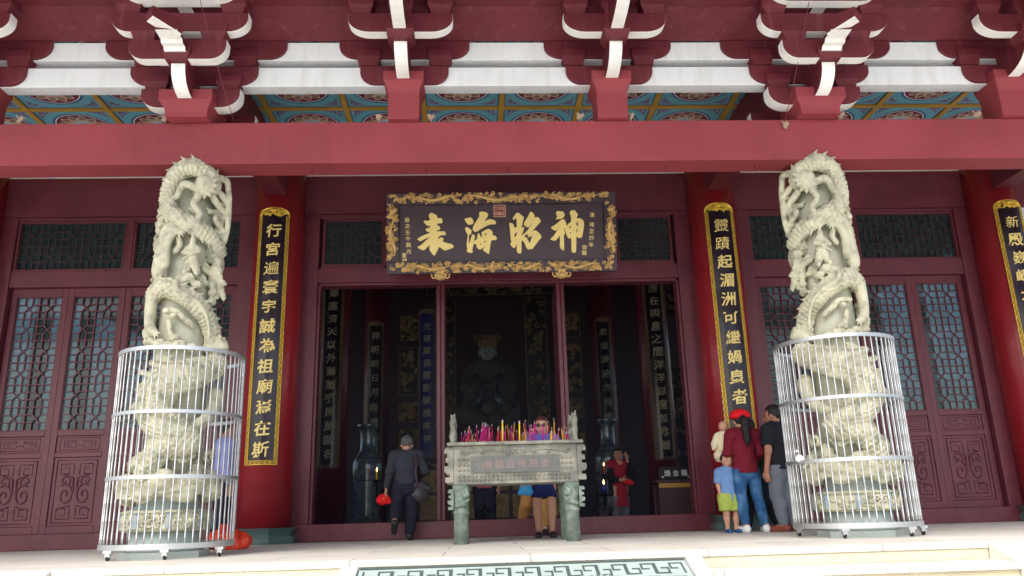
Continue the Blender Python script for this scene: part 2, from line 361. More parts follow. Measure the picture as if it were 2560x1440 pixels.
def np_obj(name, V, F, m, parent=None, smooth=True):
    me = bpy.data.meshes.new(name); me.vertices.add(len(V)); me.vertices.foreach_set('co', np.asarray(V, np.float32).ravel())
    k = F.shape[1]; me.loops.add(F.size); me.loops.foreach_set('vertex_index', F.ravel().astype(np.int32))
    me.polygons.add(len(F)); me.polygons.foreach_set('loop_start', np.arange(len(F), dtype=np.int32)*k)
    me.update(calc_edges=True); me.validate()
    me.polygons.foreach_set('use_smooth', np.full(len(me.polygons), smooth)); me.materials.append(M[m]); me.update()
    o = bpy.data.objects.new(name, me); COL.objects.link(o)
    if parent: o.parent = parent
    return o
def wob(a, f, s=0): # cheap pseudo-noise field
    return lambda X, Y, Z: a*(np.sin(f*X+1.3*np.sin(f*.7*Z+s)+s)*np.sin(f*1.1*Y+1.7*s)+np.sin(f*.8*Z+1.1*np.sin(f*X+s)))

# ------------------------------------------------------------------ the setting: court, terrace, steps
EDGE = -1.6
b = MB(); b.add([(-200, -200, -1.32), (200, -200, -1.32), (200, 200, -1.32), (-200, 200, -1.32)], [(0, 1, 2, 3)]); struct(b.build('court_ground', 'floor'))
b = MB(); b.box(-26, 26, EDGE+.03, 3.44, -1.4, 0); b.box(-26, 26, 3.44, 16.5, -1.4, -.002); struct(b.build('terrace', 'floor'))
b = MB(); X0, X1 = -3.38, 3.40; RX0, RX1 = -1.355, 1.24
for (a0, a1) in ((X0, RX0), (RX1, X1)):
    for k in range(10):
        y1 = EDGE-.32*k; z = -.128*k
        if k: b.box(a0, a1, y1-.02, y1+.34, z-.05, z)           # tread slab with a small nosing
        else: b.box(a0, a1, y1-.0, y1+.028, z-.05, z-.001)
        b.box(a0, a1, y1+.012, y1+.3, z-.128, z-.0505, 1)        # riser
    # front edge stone of the terrace
b.box(RX0, RX1, EDGE-.0, EDGE+.028, -.05, -.001)
b.box(RX0, RX1, EDGE+.012, EDGE+.029, -.3, -.0505, 1)
struct(b.build('steps', ['floor', 'step'], bevel=.006))
b = MB()
for (a0, a1) in ((X0-.42, X0-.004), (X1+.004, X1+.42)):
    pr = [(EDGE+.02, 0.0), (EDGE+.02, -1.35), (EDGE-3.4, -1.35), (EDGE-3.0, -1.2)]
    b.prism(pr, a0, a1, lambda p, q, d: (d, p, q), 0)
for (a0, a1) in ((-26, X0-.43), (X1+.43, 26)): b.box(a0, a1, EDGE+.0, EDGE+.029, -1.35, -.001)
struct(b.build('terrace_edge', ['border'], bevel=.008))

# carved ramp slab between the steps: (a across, d down the slope, lift)
SL = math.atan(.4); cs, sn = math.cos(SL), math.sin(SL)
RZ0 = -.062
def ramp(a, d, l=0): return (a, EDGE-.01-d*cs+l*sn*-1*-1*-1, RZ0-d*sn+l*cs)
rs = thing('carved_ramp', 'sloping carved stone slab with a meander border in the middle of the steps', 'stone slab', (0, EDGE, 0))
def rbox(mb, a0, a1, d0, d1, l0, l1, mi=0):
    v = [ramp(a, d, l) for l in (l0, l1) for d in (d0, d1) for a in (a0, a1)]
    v = [(x, y-EDGE, z) for x, y, z in v]
    mb.add(v, [(0, 2, 3, 1), (4, 5, 7, 6), (0, 1, 5, 4), (2, 6, 7, 3), (0, 4, 6, 2), (1, 3, 7, 5)], mi)
b = MB(); rbox(b, RX0+.125, RX1-.125, .0, 3.2, -.3, 0); b.build('slab', 'slab', rs)
for a0, a1 in ((RX0+.003, RX0+.122), (RX1-.122, RX1-.003)):
    b = MB(); rbox(b, a0, a1, -.0, 3.2, -.3, .03); b.build('border_strip', 'border', rs, bevel=.006)
b = MB(); A0, A1 = RX0+.135, RX1-.135
rbox(b, A0, A1, .028, .262, .003, .0068, 0)                      # dark recessed field of the border
for a0, a1 in ((A0, A0+.22), (A1-.22, A1)): rbox(b, a0, a1, .2625, 1.6, .003, .0068, 0)
def meander(mb, o0, o1, u, v0, v1, swap=False):
    # dark grooves: two interlocked hooks in every repeat
    k = max(1, round((o1-o0)/u)); u = (o1-o0)/k; h = v1-v0; t = .016
    A_ = [(.02, .12), (.02, .88), (.44, .88), (.44, .48), (.23, .48)]; B_ = [(.97, .88), (.97, .12), (.55, .12), (.55, .52), (.76, .52)]
    for i in range(k):
        for pl in (A_, B_):
            for (x0, y0), (x1, y1) in zip(pl, pl[1:]):
                p0, p1 = sorted((o0+(i+x0)*u, o0+(i+x1)*u)); q0, q1 = sorted((v0+y0*h, v0+y1*h))
                p0 -= t*.5; p1 += t*.5; q0 -= t*.7; q1 += t*.7; lf = .0072+.0004*random.random()
                if swap: rbox(mb, q0, q1, p0, p1, .002, lf, 1)
                else: rbox(mb, p0, p1, q0, q1, .002, lf, 1)
meander(b, A0+.03, A1-.03, .2, .045, .235)
for a0 in (A0+.03, A1-.19): meander(b, .27, 1.5, .2, a0, a0+.16, True)
rbox(b, A0, A1, .008, .0275, .003, .012, 1); rbox(b, A0+.23, A1-.23, .2625, .28, .003, .012, 1)
b.build('meander_border', ['slablight', 'slabdark'], rs)
b = MB()
rbox(b, A0+.25, A1-.25, .285, .297, .002, .02)
random.seed(3)
def relief_curl(mb, fn, cx, cy, r, turns=1.3, th=.008, ph=0, sg=1, n=14):
    pts = []
    for i in range(n):
        t = i/(n-1); q = ph+sg*t*turns*2*math.pi; rr = r*(1-.82*t)
        pts.append(fn(cx+rr*math.cos(q), cy+rr*math.sin(q), th*.6))
    mb.tube(pts, [th*(.5+.5*(1-i/n)) for i in range(n)], 5)
rl = lambda a, d, l: (lambda p: (p[0], p[1]-EDGE, p[2]))(ramp(a, d, l))
pts = [rl(-.35+1.1*t, .47+.09*math.sin(t*7), .02) for t in np.linspace(0, 1, 30)]
b.tube(pts, [.02+.045*math.sin(math.pi*t) for t in np.linspace(0, 1, 30)], 8)
for t in np.linspace(.1, .95, 22):
    a, d = -.35+1.1*t, .47+.09*math.sin(t*7)
    b.tube([rl(a, d, .03), rl(a+.03, d-.07, .05), rl(a+.07, d-.11, .035)], [.018, .012, .002], 5)
for i in range(16): relief_curl(b, rl, random.uniform(A0+.3, A1-.3), random.uniform(.36, .9), random.uniform(.03, .06), th=.012, ph=random.random()*6)
b.build('dragon_relief', 'slablight', rs)

# ------------------------------------------------------------------ the temple hall
T = thing('temple_hall', 'red temple hall with white painted bracket arms, lattice doors and round red columns', 'temple', (0, 0, 0))
WY = 3.6
# front beam
b = MB(); b.box(-16, 16, -.3, .0, 3.70, 4.15); b.build('front_beam', 'beam', T, bevel=.008)
for i, (hx) in enumerate((-.85, -.02, .82, 1.62, -2.0, 2.55)):     # hooks under the beam
    b = MB(); b.tube([(hx, -.16, 3.70), (hx, -.16, 3.66), (hx+.012, -.17, 3.645), (hx+.02, -.18, 3.655)], .004, 5); b.build('hook', 'maroon', T)
# white eave beams (two tiers)
b = MB(); b.box(-16, 16, -.28, -.12, 4.567, 4.785); b.box(-16, 16, -.28, -.12, 4.87, 5.08)
b.build('white_beam', 'white', T, bevel=.006)
# cover boards and eave above the brackets; unseen outer boards added for shadow
b = MB()
b.add([(-16, -.30, 5.082), (16, -.30, 5.082), (16, -.66, 5.25), (-16, -.66, 5.25), (-16, -.30, 5.4), (16, -.30, 5.4), (16, -.66, 5.4), (-16, -.66, 5.4)],
      [(0, 3, 2, 1), (0, 1, 5, 4), (2, 3, 7, 6), (4, 5, 6, 7)])
b.box(-16, 16, -.86, -.662, 5.252, 5.5)
b.add([(-16, -.862, 5.40), (16, -.862, 5.40), (16, -1.5, 5.62), (-16, -1.5, 5.62)], [(0, 3, 2, 1)])
b.box(-16, 16, -1.72, -1.502, 5.60, 5.9)
b.build('eave_board', 'red', T)
b = MB()  # unseen roof slab, its eave lengthened to cut sky light on the facade
b.add([(-18, -4.1, 6.05), (18, -4.1, 6.05), (18, 4, 8.2), (-18, 4, 8.2), (-18, -4.1, 6.25), (18, -4.1, 6.25), (18, 4, 8.5), (-18, 4, 8.5)],
      [(0, 1, 2, 3), (7, 6, 5, 4), (0, 4, 5, 1)])
b.add([(-18, 4, 8.2), (18, 4, 8.2), (18, 17, 8.2), (-18, 17, 8.2)], [(0, 1, 2, 3)])
for i in range(-30, 31): b.box(i*.32-.05, i*.32+.05, -4.0, -1.73, 5.93, 6.03)
b.build('shading_roof', 'red', T)

# bracket sets
def arm_outline(H, Hb, z0, z1, tip=.3):
    zt = z1-(z1-z0)*tip; out = [(-H, z1), (-H, zt)]
    for i in range(1, 9):
        q = i/9*math.pi/2; out.append((-Hb-(H-Hb)*math.cos(q), zt-(zt-z0)*math.sin(q)))
    out += [(-Hb, z0), (Hb, z0)]
    for i in range(8, 0, -1):
        q = i/9*math.pi/2; out.append((Hb+(H-Hb)*math.cos(q), zt-(zt-z0)*math.sin(q)))
    return out+[(H, zt), (H, z1)]
def lat_arm(parent, y0, y1, z0, z1, H, Hb, white=True, name='lateral_arm'):
    b = MB(); o = arm_outline(H, Hb, z0, z1); n = len(o)
    b.prism(o, y0, y1, lambda p, q, d: (p, d, q), 0, (lambda i, p, q: 0 if (i == n-1 or not white) else 1))
    return b.build(name, ['red', 'cream'], parent, bevel=.004)
def proj_arm(parent, wd, prof, name='projecting_arm', white=None, dirv=(0, -1), org=(0, 0), mats=('red', 'cream')):
    # prof: outline in (out, z), the first `white` strips are the white underside
    b = MB(); dx, dy = dirv; px, py = -dy, dx
    b.prism(prof, -wd/2, wd/2, lambda o, z, d: (org[0]+dx*o+px*d, org[1]+dy*o+py*d, z), 0, (lambda i, p, q: 1 if i < white else 0))
    return b.build(name, list(mats), parent, bevel=.004)
def dou(parent, x, y, z0, z1, wt=.25, wb=.19, dt=None, name='bearing_block'):
    dt = dt or wt; k = wb/wt; zm = z0+(z1-z0)*.55; b = MB(); pr = []
    for i in range(5):
        t = i/4; s = wb+(wt-wb)*(t**1.8); pr.append((s, z0+(zm-z0)*t))
    pr.append((wt, z1)); vs = []
    for s, z in pr:
        d = s*dt/wt; vs += [(x-s/2, y-d/2, z), (x+s/2, y-d/2, z), (x+s/2, y+d/2, z), (x-s/2, y+d/2, z)]
    n = len(pr); fs = [(4*i+j, 4*i+(j+1) % 4, 4*i+4+(j+1) % 4, 4*i+4+j) for i in range(n-1) for j in range(4)]
    b.add(vs, fs+[(3, 2, 1, 0), tuple(4*(n-1)+j for j in range(4))]); return b.build(name, 'red', parent, bevel=.004)
def base_block(name, ws, wt, y0, yb, zs, zf, z1, grow):
    b = MB(); pr = [(ws, y0, 4.152), (ws, y0, zs)]
    for i in range(1, 6):
        t = i/5; pr.append((ws+(wt-ws)*t**1.6, y0-grow*t**1.6, zs+(zf-zs)*t))
    pr.append((wt, y0-grow, z1)); vs = []
    for s, y, z in pr: vs += [(-s/2, y, z), (s/2, y, z), (s/2, yb, z), (-s/2, yb, z)]
    n = len(pr); fs = [(4*i+j, 4*i+(j+1) % 4, 4*i+4+(j+1) % 4, 4*i+4+j) for i in range(n-1) for j in range(4)]
    b.add(vs, fs+[(3, 2, 1, 0), tuple(4*(n-1)+j for j in range(4))]); return b.build(name, 'beam', T, bevel=.005)
def arc(o0, o1, z0, z1, n=8):
    return [(o0+(o1-o0)*math.sin(i/n*math.pi/2), z0+(z1-z0)*(1-math.cos(i/n*math.pi/2))) for i in range(n+1)]
def tier_common(B, a1, b1, a2, b2, xd):
    lat_arm(B, -.318, -.279, 4.572, 4.781, a1, b1, False); lat_arm(B, -.318, -.279, 4.874, 5.076, a2, b2, False)
    for s in (-1, 1):
        dou(B, s*xd, -.27, 4.786, 4.965, .25, .20, .15)
# between the columns
B = base_block('bracket_set', .315, .41, -.36, -.05, 4.44, 4.56, 4.665, .06)
tier_common(B, .455, .30, .675, .49, .37)
pf = [(.30, 4.575)]+arc(.42, .76, 4.575, 4.80)+[(.76, 4.90), (.30, 4.90)]
proj_arm(B, .13, pf, white=len(pf)-3)
dou(B, 0, -.72, 4.785, 4.93, .27, .21, .27)
lat_arm(B, -.785, -.665, 4.872, 5.085, .515, .30)
for s in (-1, 1): dou(B, s*.39, -.725, 5.087, 5.25, .25, .19, .16)
dou(B, 0, -.725, 5.087, 5.25, .25, .19, .16)
pf = [(.6, 4.865), (.86, 4.865)]+arc(.95, 1.55, 4.87, 5.22)+[(1.55, 5.34), (.6, 5.34)]
proj_arm(B, .125, pf, white=len(pf)-3)
dou(B, 0, -1.52, 5.342, 5.6, .27, .21, .27)
lat_arm(B, -1.62, -1.5, 5.42, 5.6, .5, .3)
B.location = (1.066, 0, 0)
for x in (-1.066, -5.33, 5.33): dup(B, T, (x, 0, 0))
# on the columns
C0 = base_block('bracket_set', .41, .52, -.43, -.03, 4.20, 4.31, 4.425, .06)
tier_common(C0, .64, .45, .92, .74, .50)
for y0, y1 in ((-.36, -.21), (.20, .32), (.66, .78)): lat_arm(C0, y0, y1, 4.29, 4.50, .49, .30)
for s in (-1, 1):
    dou(C0, s*.36, -.285, 4.502, 4.66, .26, .2, .15); dou(C0, s*.33, -.73, 4.782, 4.95, .26, .2, .15); dou(C0, s*.5, -.73, 5.087, 5.25, .26, .2, .15)
pf = [(.3, 4.32)]+arc(.48, .73, 4.32, 4.56)+[(.73, 4.66), (.3, 4.66)]
proj_arm(C0, .135, pf, white=len(pf)-3)
dou(C0, 0, -.70, 4.565, 4.70, .27, .21, .25)
lat_arm(C0, -.79, -.67, 4.572, 4.783, .465, .31); lat_arm(C0, -.79, -.67, 4.872, 5.083, .655, .47)
pf = [(.6, 4.63), (.84, 4.63)]+[(.86, 4.66), (.92, 4.66), (.94, 4.69), (1.08, 4.70)]+[(1.08, 4.73), (.6, 4.73)]
proj_arm(C0, .205, pf, 'stepped_nose', white=len(pf)-3)
lat_arm(C0, -.87, -.75, 5.17, 5.38, .55, .36)
pf = [(.3, 5.18)]+arc(1.0, 1.5, 5.2, 5.45)+[(1.5, 5.6), (.3, 5.6)]
proj_arm(C0, .14, pf, white=len(pf)-3)
C1 = dup(C0, T)
for sx, C in ((-1, C0), (1, C1)):
    C.location = (3.2*sx, 0, 0)
    q = math.sqrt(.5); pf = [(.12, 4.685), (.40, 4.745), (.425, 4.79), (.41, 4.85), (.12, 4.85)]
    proj_arm(C, .13, pf, 'diagonal_arm', white=1, dirv=(q*sx, -q), org=(-.17*sx, -.90), mats=('red', 'cream'))

# coffered ceiling of the porch: gold ribs, one painted panel per coffer
def ceiling_mat():
    m = bpy.data.materials.new('painted_coffer'); m.use_nodes = True; t = m.node_tree; N = t.nodes; L = t.links; p = N['Principled BSDF']
    p.inputs['Roughness'].default_value = .6
    def mth(op, a, b=None, c=None):
        n = N.new('ShaderNodeMath'); n.operation = op
        for i, q in enumerate((a, b, c)):
            if q is None: continue
            if isinstance(q, (int, float)): n.inputs[i].default_value = q
            else: L.new(q, n.inputs[i])
        return n.outputs[0]
    uv = N.new('ShaderNodeTexCoord'); sx = N.new('ShaderNodeSeparateXYZ'); L.new(uv.outputs['UV'], sx.inputs[0])
    x = mth('MULTIPLY_ADD', sx.outputs[0], 2, -1); y = mth('MULTIPLY_ADD', sx.outputs[1], 2, -1)
    r = mth('SQRT', mth('ADD', mth('MULTIPLY', x, x), mth('MULTIPLY', y, y))); a = mth('ARCTAN2', y, x)
    col = None
    def layer(mask, c):
        nonlocal col
        if col is None: col = c; return
        n = N.new('ShaderNodeMix'); n.data_type = 'RGBA'; L.new(mask, n.inputs[0])
        for i, q in ((6, col), (7, c)):
            if isinstance(q, tuple): n.inputs[i].default_value = q
            else: L.new(q, n.inputs[i])
        col = n.outputs[2]
    lt = lambda e, v: mth('LESS_THAN', e, v)
    layer(None, srgb(96, 160, 178))
    # corner fret triangles
    ax_, ay = mth('ABSOLUTE', x), mth('ABSOLUTE', y)
    nz = N.new('ShaderNodeTexNoise'); nz.inputs['Scale'].default_value = 34; L.new(uv.outputs['UV'], nz.inputs['Vector'])
    u_, v_ = mth('SUBTRACT', .9, ax_), mth('SUBTRACT', .9, ay)
    hyp = mth('ADD', mth('ADD', mth('MULTIPLY', u_, v_), mth('MULTIPLY', mth('ADD', u_, v_), .18)), mth('MULTIPLY', mth('SUBTRACT', nz.outputs[0], .5), .03))
    tri = mth('MULTIPLY', mth('MULTIPLY', lt(hyp, .085), mth('GREATER_THAN', u_, 0)), mth('GREATER_THAN', v_, 0))
    layer(tri, srgb(88, 70, 108))
    layer(mth('MULTIPLY', tri, mth('GREATER_THAN', nz.outputs[0], .55)), srgb(150, 150, 178))
    layer(lt(r, .80), srgb(44, 92, 140)); layer(lt(r, .735), srgb(214, 214, 222)); layer(lt(r, .705), srgb(104, 34, 52))
    pet = mth('ABSOLUTE', mth('SINE', mth('MULTIPLY', a, 6)))
    e1 = mth('MULTIPLY_ADD', pet, -.16, r)
    layer(lt(e1, .48), srgb(206, 180, 170)); layer(mth('MULTIPLY', lt(e1, .44), mth('GREATER_THAN', pet, .45)), srgb(132, 112, 96))
    pet2 = mth('ABSOLUTE', mth('SINE', mth('MULTIPLY_ADD', a, 6, 1.57)))
    layer(mth('MULTIPLY', lt(mth('MULTIPLY_ADD', pet2, -.1, r), .34), mth('GREATER_THAN', r, .28)), srgb(190, 160, 140))
    layer(lt(r, .29), srgb(150, 190, 208)); layer(mth('MULTIPLY', lt(r, .2), mth('GREATER_THAN', nz.outputs[0], .5)), srgb(70, 96, 150))
    layer(mth('MULTIPLY', mth('GREATER_THAN', mth('MAXIMUM', ax_, ay), .96), 1), srgb(60, 110, 150))
    L.new(col, p.inputs['Base Color']); M['coffer'] = m
ceiling_mat()
CZ = 5.3; PX = .985
b = MB(); b.box(-9, 9, -.1, 3.55, CZ+.03, CZ+.12)
ys = [-.1+.0, .62, 1.51, 2.4, 3.3]
for i in range(-9, 10): b.box(i*PX-.033, i*PX+.033, -.1, 3.4, CZ-.02, CZ+.029)
for y in ys[1:]:
    for i in range(-9, 9): b.box(i*PX+.034, (i+1)*PX-.034, y-.033, y+.033, CZ-.019, CZ+.029)
cl = b.build('ceiling_frame', 'yellowpaint', T)
for i in range(-9, 9):
    for j in range(4):
        x0, x1, y0, y1 = i*PX+.034, (i+1)*PX-.034, ys[j]+.034, ys[j+1]-.034
        if i == -9 and j == 0:
            me = bpy.data.meshes.new('ceiling_panel')
            me.from_pydata([(-.5, -.5, 0), (.5, -.5, 0), (.5, .5, 0), (-.5, .5, 0), (-.5, -.5, .03), (.5, -.5, .03), (.5, .5, .03), (-.5, .5, .03)], [],
                           [(0, 3, 2, 1), (4, 5, 6, 7), (0, 1, 5, 4), (1, 2, 6, 5), (2, 3, 7, 6), (3, 0, 4, 7)])
            ul = me.uv_layers.new()
            for l in me.loops:
                q = me.vertices[l.vertex_index].co; ul.data[l.index].uv = (q.x+.5, q.y+.5)
            me.materials.append(M['coffer'])
        o = bpy.data.objects.new('ceiling_panel', me); COL.objects.link(o); o.parent = cl
        o.location = ((x0+x1)/2, (y0+y1)/2, CZ+.0); o.scale = (x1-x0, y1-y0, .9)
# girders from the front columns back to the wall columns
for x in (-7.55, -3.2, 3.2, 7.55):
    b = MB(); b.box(x-.15, x+.15, .002, 3.2, 4.78, 5.278); b.build('girder', 'red', T, bevel=.006)
# wall columns
b0 = MB(); b0.lathe([(.352, .2), (.352, 2.5), (.345, 5.3)], n=48); W0 = b0.build('wall_column', 'colred', T)
b = MB()
pr = [(.44, 0), (.45, .03), (.455, .075), (.42, .10), (.40, .115), (.42, .15), (.455, .185), (.47, .2)]
b.lathe([(r*1.02, z) for r, z in pr], n=8, sm=False, rot=math.pi/8); b.build('column_base', 'teal', W0)
W0.location = (-3.2, 3.42, 0)
WC = [W0]
for x in (3.2, 7.55, -7.55): WC.append(dup(W0, T, (x, 3.42, 0)))
# small inscriptions on the columns
for o, sg in ((WC[1], -1), (WC[2], -1)):
    b = MB()
    def fcol(a, z, d): q = a/.355; return ((.353+d)*math.sin(q), -(.353+d)*math.cos(q), z)
    put_text(b, '湄洲信眾蔡金鎔敬獻', [(-.205, 1.93-.085*i) for i in range(9)], .055, fcol, .012, .002)
    b.build('inscription', 'goldflat', o)
# wall frames
def wallbox(mb, x0, x1, z0, z1, y0=WY, d=.2, mi=0): mb.box(x0, x1, y0, y0+d, z0, z1, mi)
b = MB(); wallbox(b, -2.84, 2.84, 0, .225, WY-.10, .3); b.build('threshold', 'maroon', T, bevel=.01)
b = MB()
for s in (-1, 1):
    wallbox(b, min(s*2.655, s*2.86), max(s*2.655, s*2.86), .226, 4.66, WY-.04, .24)
    wallbox(b, min(s*2.615, s*2.654), max(s*2.615, s*2.654), .226, 3.60, WY+.0, .2)
wallbox(b, -2.654, 2.654, 3.601, 3.82, WY-.03, .22)
wallbox(b, -2.654, 2.654, 3.56, 3.60, WY+.0, .2)
wallbox(b, -2.654, 2.654, 4.60, 4.66, WY-.02, .2)
for x in (-1.66, 1.72, 0): wallbox(b, x-.045, x+.045, 3.821, 4.599, WY-.01, .18)
wallbox(b, -2.62, 2.62, 3.821, 3.86, WY-.01, .18)
b.build('door_frame', 'maroon', T, bevel=.006)
for x in (-.875, .885):
    b = MB()
    b.box(x-.062, x-.004, WY+.02, WY+.09, .226, 3.559); b.box(x+.004, x+.055, WY+.03, WY+.10, .226, 3.559); b.box(x-.05, x+.05, WY+.101, WY+.85, .23, 3.555)
    b.build('folded_door', 'maroon', T, bevel=.008)
b = MB()
b.box(-16, 16, WY-.06, WY+.2, 4.661, 5.262); b.build('wall_beam', 'maroon', T)
b = MB(); b.box(-16, 16, WY-.055, WY+.2, 5.263, 5.32); b.build('cornice', 'white', T)
# lattice
def lattice(mb, x0, x1, z0, z1, nx, y, t=.013, dp=.025):
    P = (x1-x0)/nx; nz = max(1, round((z1-z0)/P)); Q = (z1-z0)/nz
    def bar(ax, az, bx, bz, yo=0):
        dx, dz = bx-ax, bz-az; l = math.hypot(dx, dz); px, pz = -dz/l*t/2, dx/l*t/2
        v = [(ax+px, y+yo, az+pz), (bx+px, y+yo, bz+pz), (bx-px, y+yo, bz-pz), (ax-px, y+yo, az-pz)]
        v += [(p[0], y+dp-yo, p[2]) for p in v]
        mb.add(v, [(3, 2, 1, 0), (4, 5, 6, 7), (0, 1, 5, 4), (1, 2, 6, 5), (2, 3, 7, 6), (3, 0, 4, 7)])
    for i in range(nx+1):      # a third-of-a-unit grid, left open round the crosses
        if 0 < i < nx: bar(x0+i*P, z0, x0+i*P, z1)
        for j in range(nz+1):
            a0, a1 = max(x0, x0+(i-1/3)*P), min(x1, x0+(i+1/3)*P); c0, c1 = max(z0, z0+(j-1/3)*Q), min(z1, z0+(j+1/3)*Q)
            for k in (1/3, 2/3):
                if j < nz: bar(a0, z0+(j+k)*Q, a1, z0+(j+k)*Q, .001)
                if i < nx: bar(x0+(i+k)*P, c0, x0+(i+k)*P, c1, .0015)
            if i < nx and j < nz:
                cx, cz = x0+(i+.5)*P, z0+(j+.5)*Q
                bar(cx-P/6, cz-Q/6, cx+P/6, cz+Q/6, .002); bar(cx-P/6, cz+Q/6, cx+P/6, cz-Q/6, .0025)
    for j in range(1, nz): bar(x0, z0+j*Q, x1, z0+j*Q, .001)
    mb.box(x0-.012, x0-.001, y-.004, y+dp, z0-.012, z1+.012); mb.box(x1+.001, x1+.012, y-.004, y+dp, z0-.012, z1+.012)
    mb.box(x0-.001, x1+.001, y-.004, y+dp, z0-.012, z0-.001); mb.box(x0-.001, x1+.001, y-.004, y+dp, z1+.001, z1+.012)
# transom windows
def transom(x0, x1, z0=3.86, z1=4.6, nx=4):
    b = MB(); t = .03; y = WY
    b.box(x0, x0+t, y+.001, y+.1, z0, z1); b.box(x1-t, x1, y+.001, y+.1, z0, z1); b.box(x0+t, x1-t, y+.001, y+.1, z0, z0+t); b.box(x0+t, x1-t, y+.001, y+.1, z1-t, z1)
    o = b.build('transom_window', 'maroon', T, bevel=.004)
    b = MB(); lattice(b, x0+t+.012, x1-t-.012, z0+t+.012, z1-t-.012, nx, y+.035, .013); b.build('lattice', 'dark', o)
    b = MB(); b.box(x0+t, x1-t, y+.075, y+.085, z0+t, z1-t); b.build('glass', 'glass', o)
transom(-2.61, -1.71, nx=3); transom(1.77, 2.61, nx=3); transom(-1.61, -.05, nx=5); transom(.05, 1.67, nx=5)
# side bays: four lattice doors each
def make_leaf():
    wd = .80; b = MB(); y0, y1 = 0, .07; sx = .085
    lx0, lx1 = sx, wd-sx
    b.box(0, sx, y0, y1, 0, 3.4); b.box(wd-sx, wd, y0, y1, 0, 3.4)
    for z0, z1 in ((0, .10), (1.0, 1.07), (1.29, 1.37), (3.28, 3.4)): b.box(sx, wd-sx, y0, y1, z0, z1)
    b.box(sx, wd-sx, y0+.02, y1-.01, .10, 1.0); b.box(sx, wd-sx, y0+.02, y1-.01, 1.07, 1.29)
    d = b.build('lattice_door', 'maroon', T, bevel=.006)
    b = MB(); lattice(b, lx0+.012, lx1-.012, 1.382, 3.268, 2, .02, .0135); b.build('lattice', 'maroon', d)
    b = MB(); b.box(lx0, lx1, .052, .06, 1.37, 3.28); b.build('glass', 'glass', d)
    b = MB()
    f = lambda a, z, l: (a, .02-l, z)
    def line(pts, r=.007): b.tube([f(p, q, r*.5) for p, q in pts], r, 6)
    def fret(cx, cz, w_, h_, sg):
        line([(cx-w_, cz-h_), (cx-w_, cz+h_), (cx+w_, cz+h_), (cx+w_, cz-h_*.5), (cx-w_*.4, cz-h_*.5), (cx-w_*.4, cz+h_*.3), (cx+w_*.4, cz+h_*.3)][::1], .006)
    X0_, X1_ = lx0+.05, lx1-.05; xc = wd/2
    line([(X0_, .14), (X0_, .96), (X1_, .96), (X1_, .14), (X0_, .14)])
    for s in (-1, 1):
        for zz, hz in ((.84, 1), (.26, -1)):
            c = xc+s*.13
            line([(c-s*.09, zz-hz*.07), (c-s*.09, zz+hz*.07), (c+s*.08, zz+hz*.07), (c+s*.08, zz-hz*.06), (c-s*.03, zz-hz*.06), (c-s*.03, zz+hz*.02), (c+s*.035, zz+hz*.02)], .006)
        pts = []
        for i in range(40):
            t = i/39; q = 1.0+t*9.0; rr = .135*(1-t)**.8+.012; pts.append((xc+s*(.12+rr*math.cos(q)*.72), .50+rr*math.sin(q)))
        line(pts, .011)
        pts = []
        for i in range(24):
            t = i/23; q = -2.2-t*7; rr = .07*(1-t)+.008; pts.append((xc+s*(.14+rr*math.cos(q)), .685+rr*math.sin(q)))
        line(pts, .010)
        line([(xc+s*.02, .70), (xc+s*.05, .74), (xc+s*.09, .75), (xc+s*.17, .77)], .009); line([(xc+s*.04, .36), (xc+s*.1, .345), (xc+s*.19, .33), (xc+s*.22, .30)], .009)
        line([(xc+s*.03, .7), (xc+s*.02, .55), (xc+s*.06, .42)], .01)
    line([(X0_, 1.10), (X0_, 1.26), (X1_, 1.26), (X1_, 1.10), (X0_, 1.10)], .005)
    for s in (-1, 1):
        c = xc+s*.13; line([(xc, 1.165), (xc+s*.05, 1.165), (xc+s*.05, 1.135), (c+s*.08, 1.135), (c+s*.08, 1.225), (xc+s*.05, 1.225), (xc+s*.05, 1.20), (c+s*.04, 1.20), (c+s*.04, 1.165), (c, 1.165)], .005)
    b.build('carved_relief', 'maroon', d)
    return d
leaf = make_leaf(); first = True
for s in (-1, 1):
    for k in range(4):
        # door edges, mirrored bays
        x = (-7.02+.80*k+(.005 if k > 1 else 0)) if s < 0 else (3.815+.80*k+(.005 if k > 1 else 0))
        o = leaf if first else dup(leaf, T); first = False; o.location = (x, WY+.06, .20)
    a0, a1 = (-7.34, -2.861) if s < 0 else (2.861, 7.34)
    i0, i1 = (-7.03, -3.80) if s < 0 else (3.80, 7.03)
    b = MB()
    wallbox(b, a0, i0, 0.201, 4.66, WY-.04, .24); wallbox(b, i1, a1, .201, 4.66, WY-.04, .24)
    wallbox(b, a0, a1, -.0, .2, WY-.06, .26)
    wallbox(b, i0, i1, 3.602, 3.84, WY-.02, .22); wallbox(b, i0, i1, 4.62, 4.66, WY-.01, .2)
    xm = (i0+i1)/2; wallbox(b, xm-.05, xm+.05, 3.841, 4.619, WY-.005, .18)
    b.build('bay_frame', 'maroon', T, bevel=.006)
    transom(i0+.005, xm-.055, 3.845, 4.615, 5); transom(xm+.055, i1-.005, 3.845, 4.615, 5)
    b = MB(); wallbox(b, min(s*7.341, s*16), max(s*7.341, s*16), 0, 4.66, WY, .2); b.build('side_wall', 'white', T)
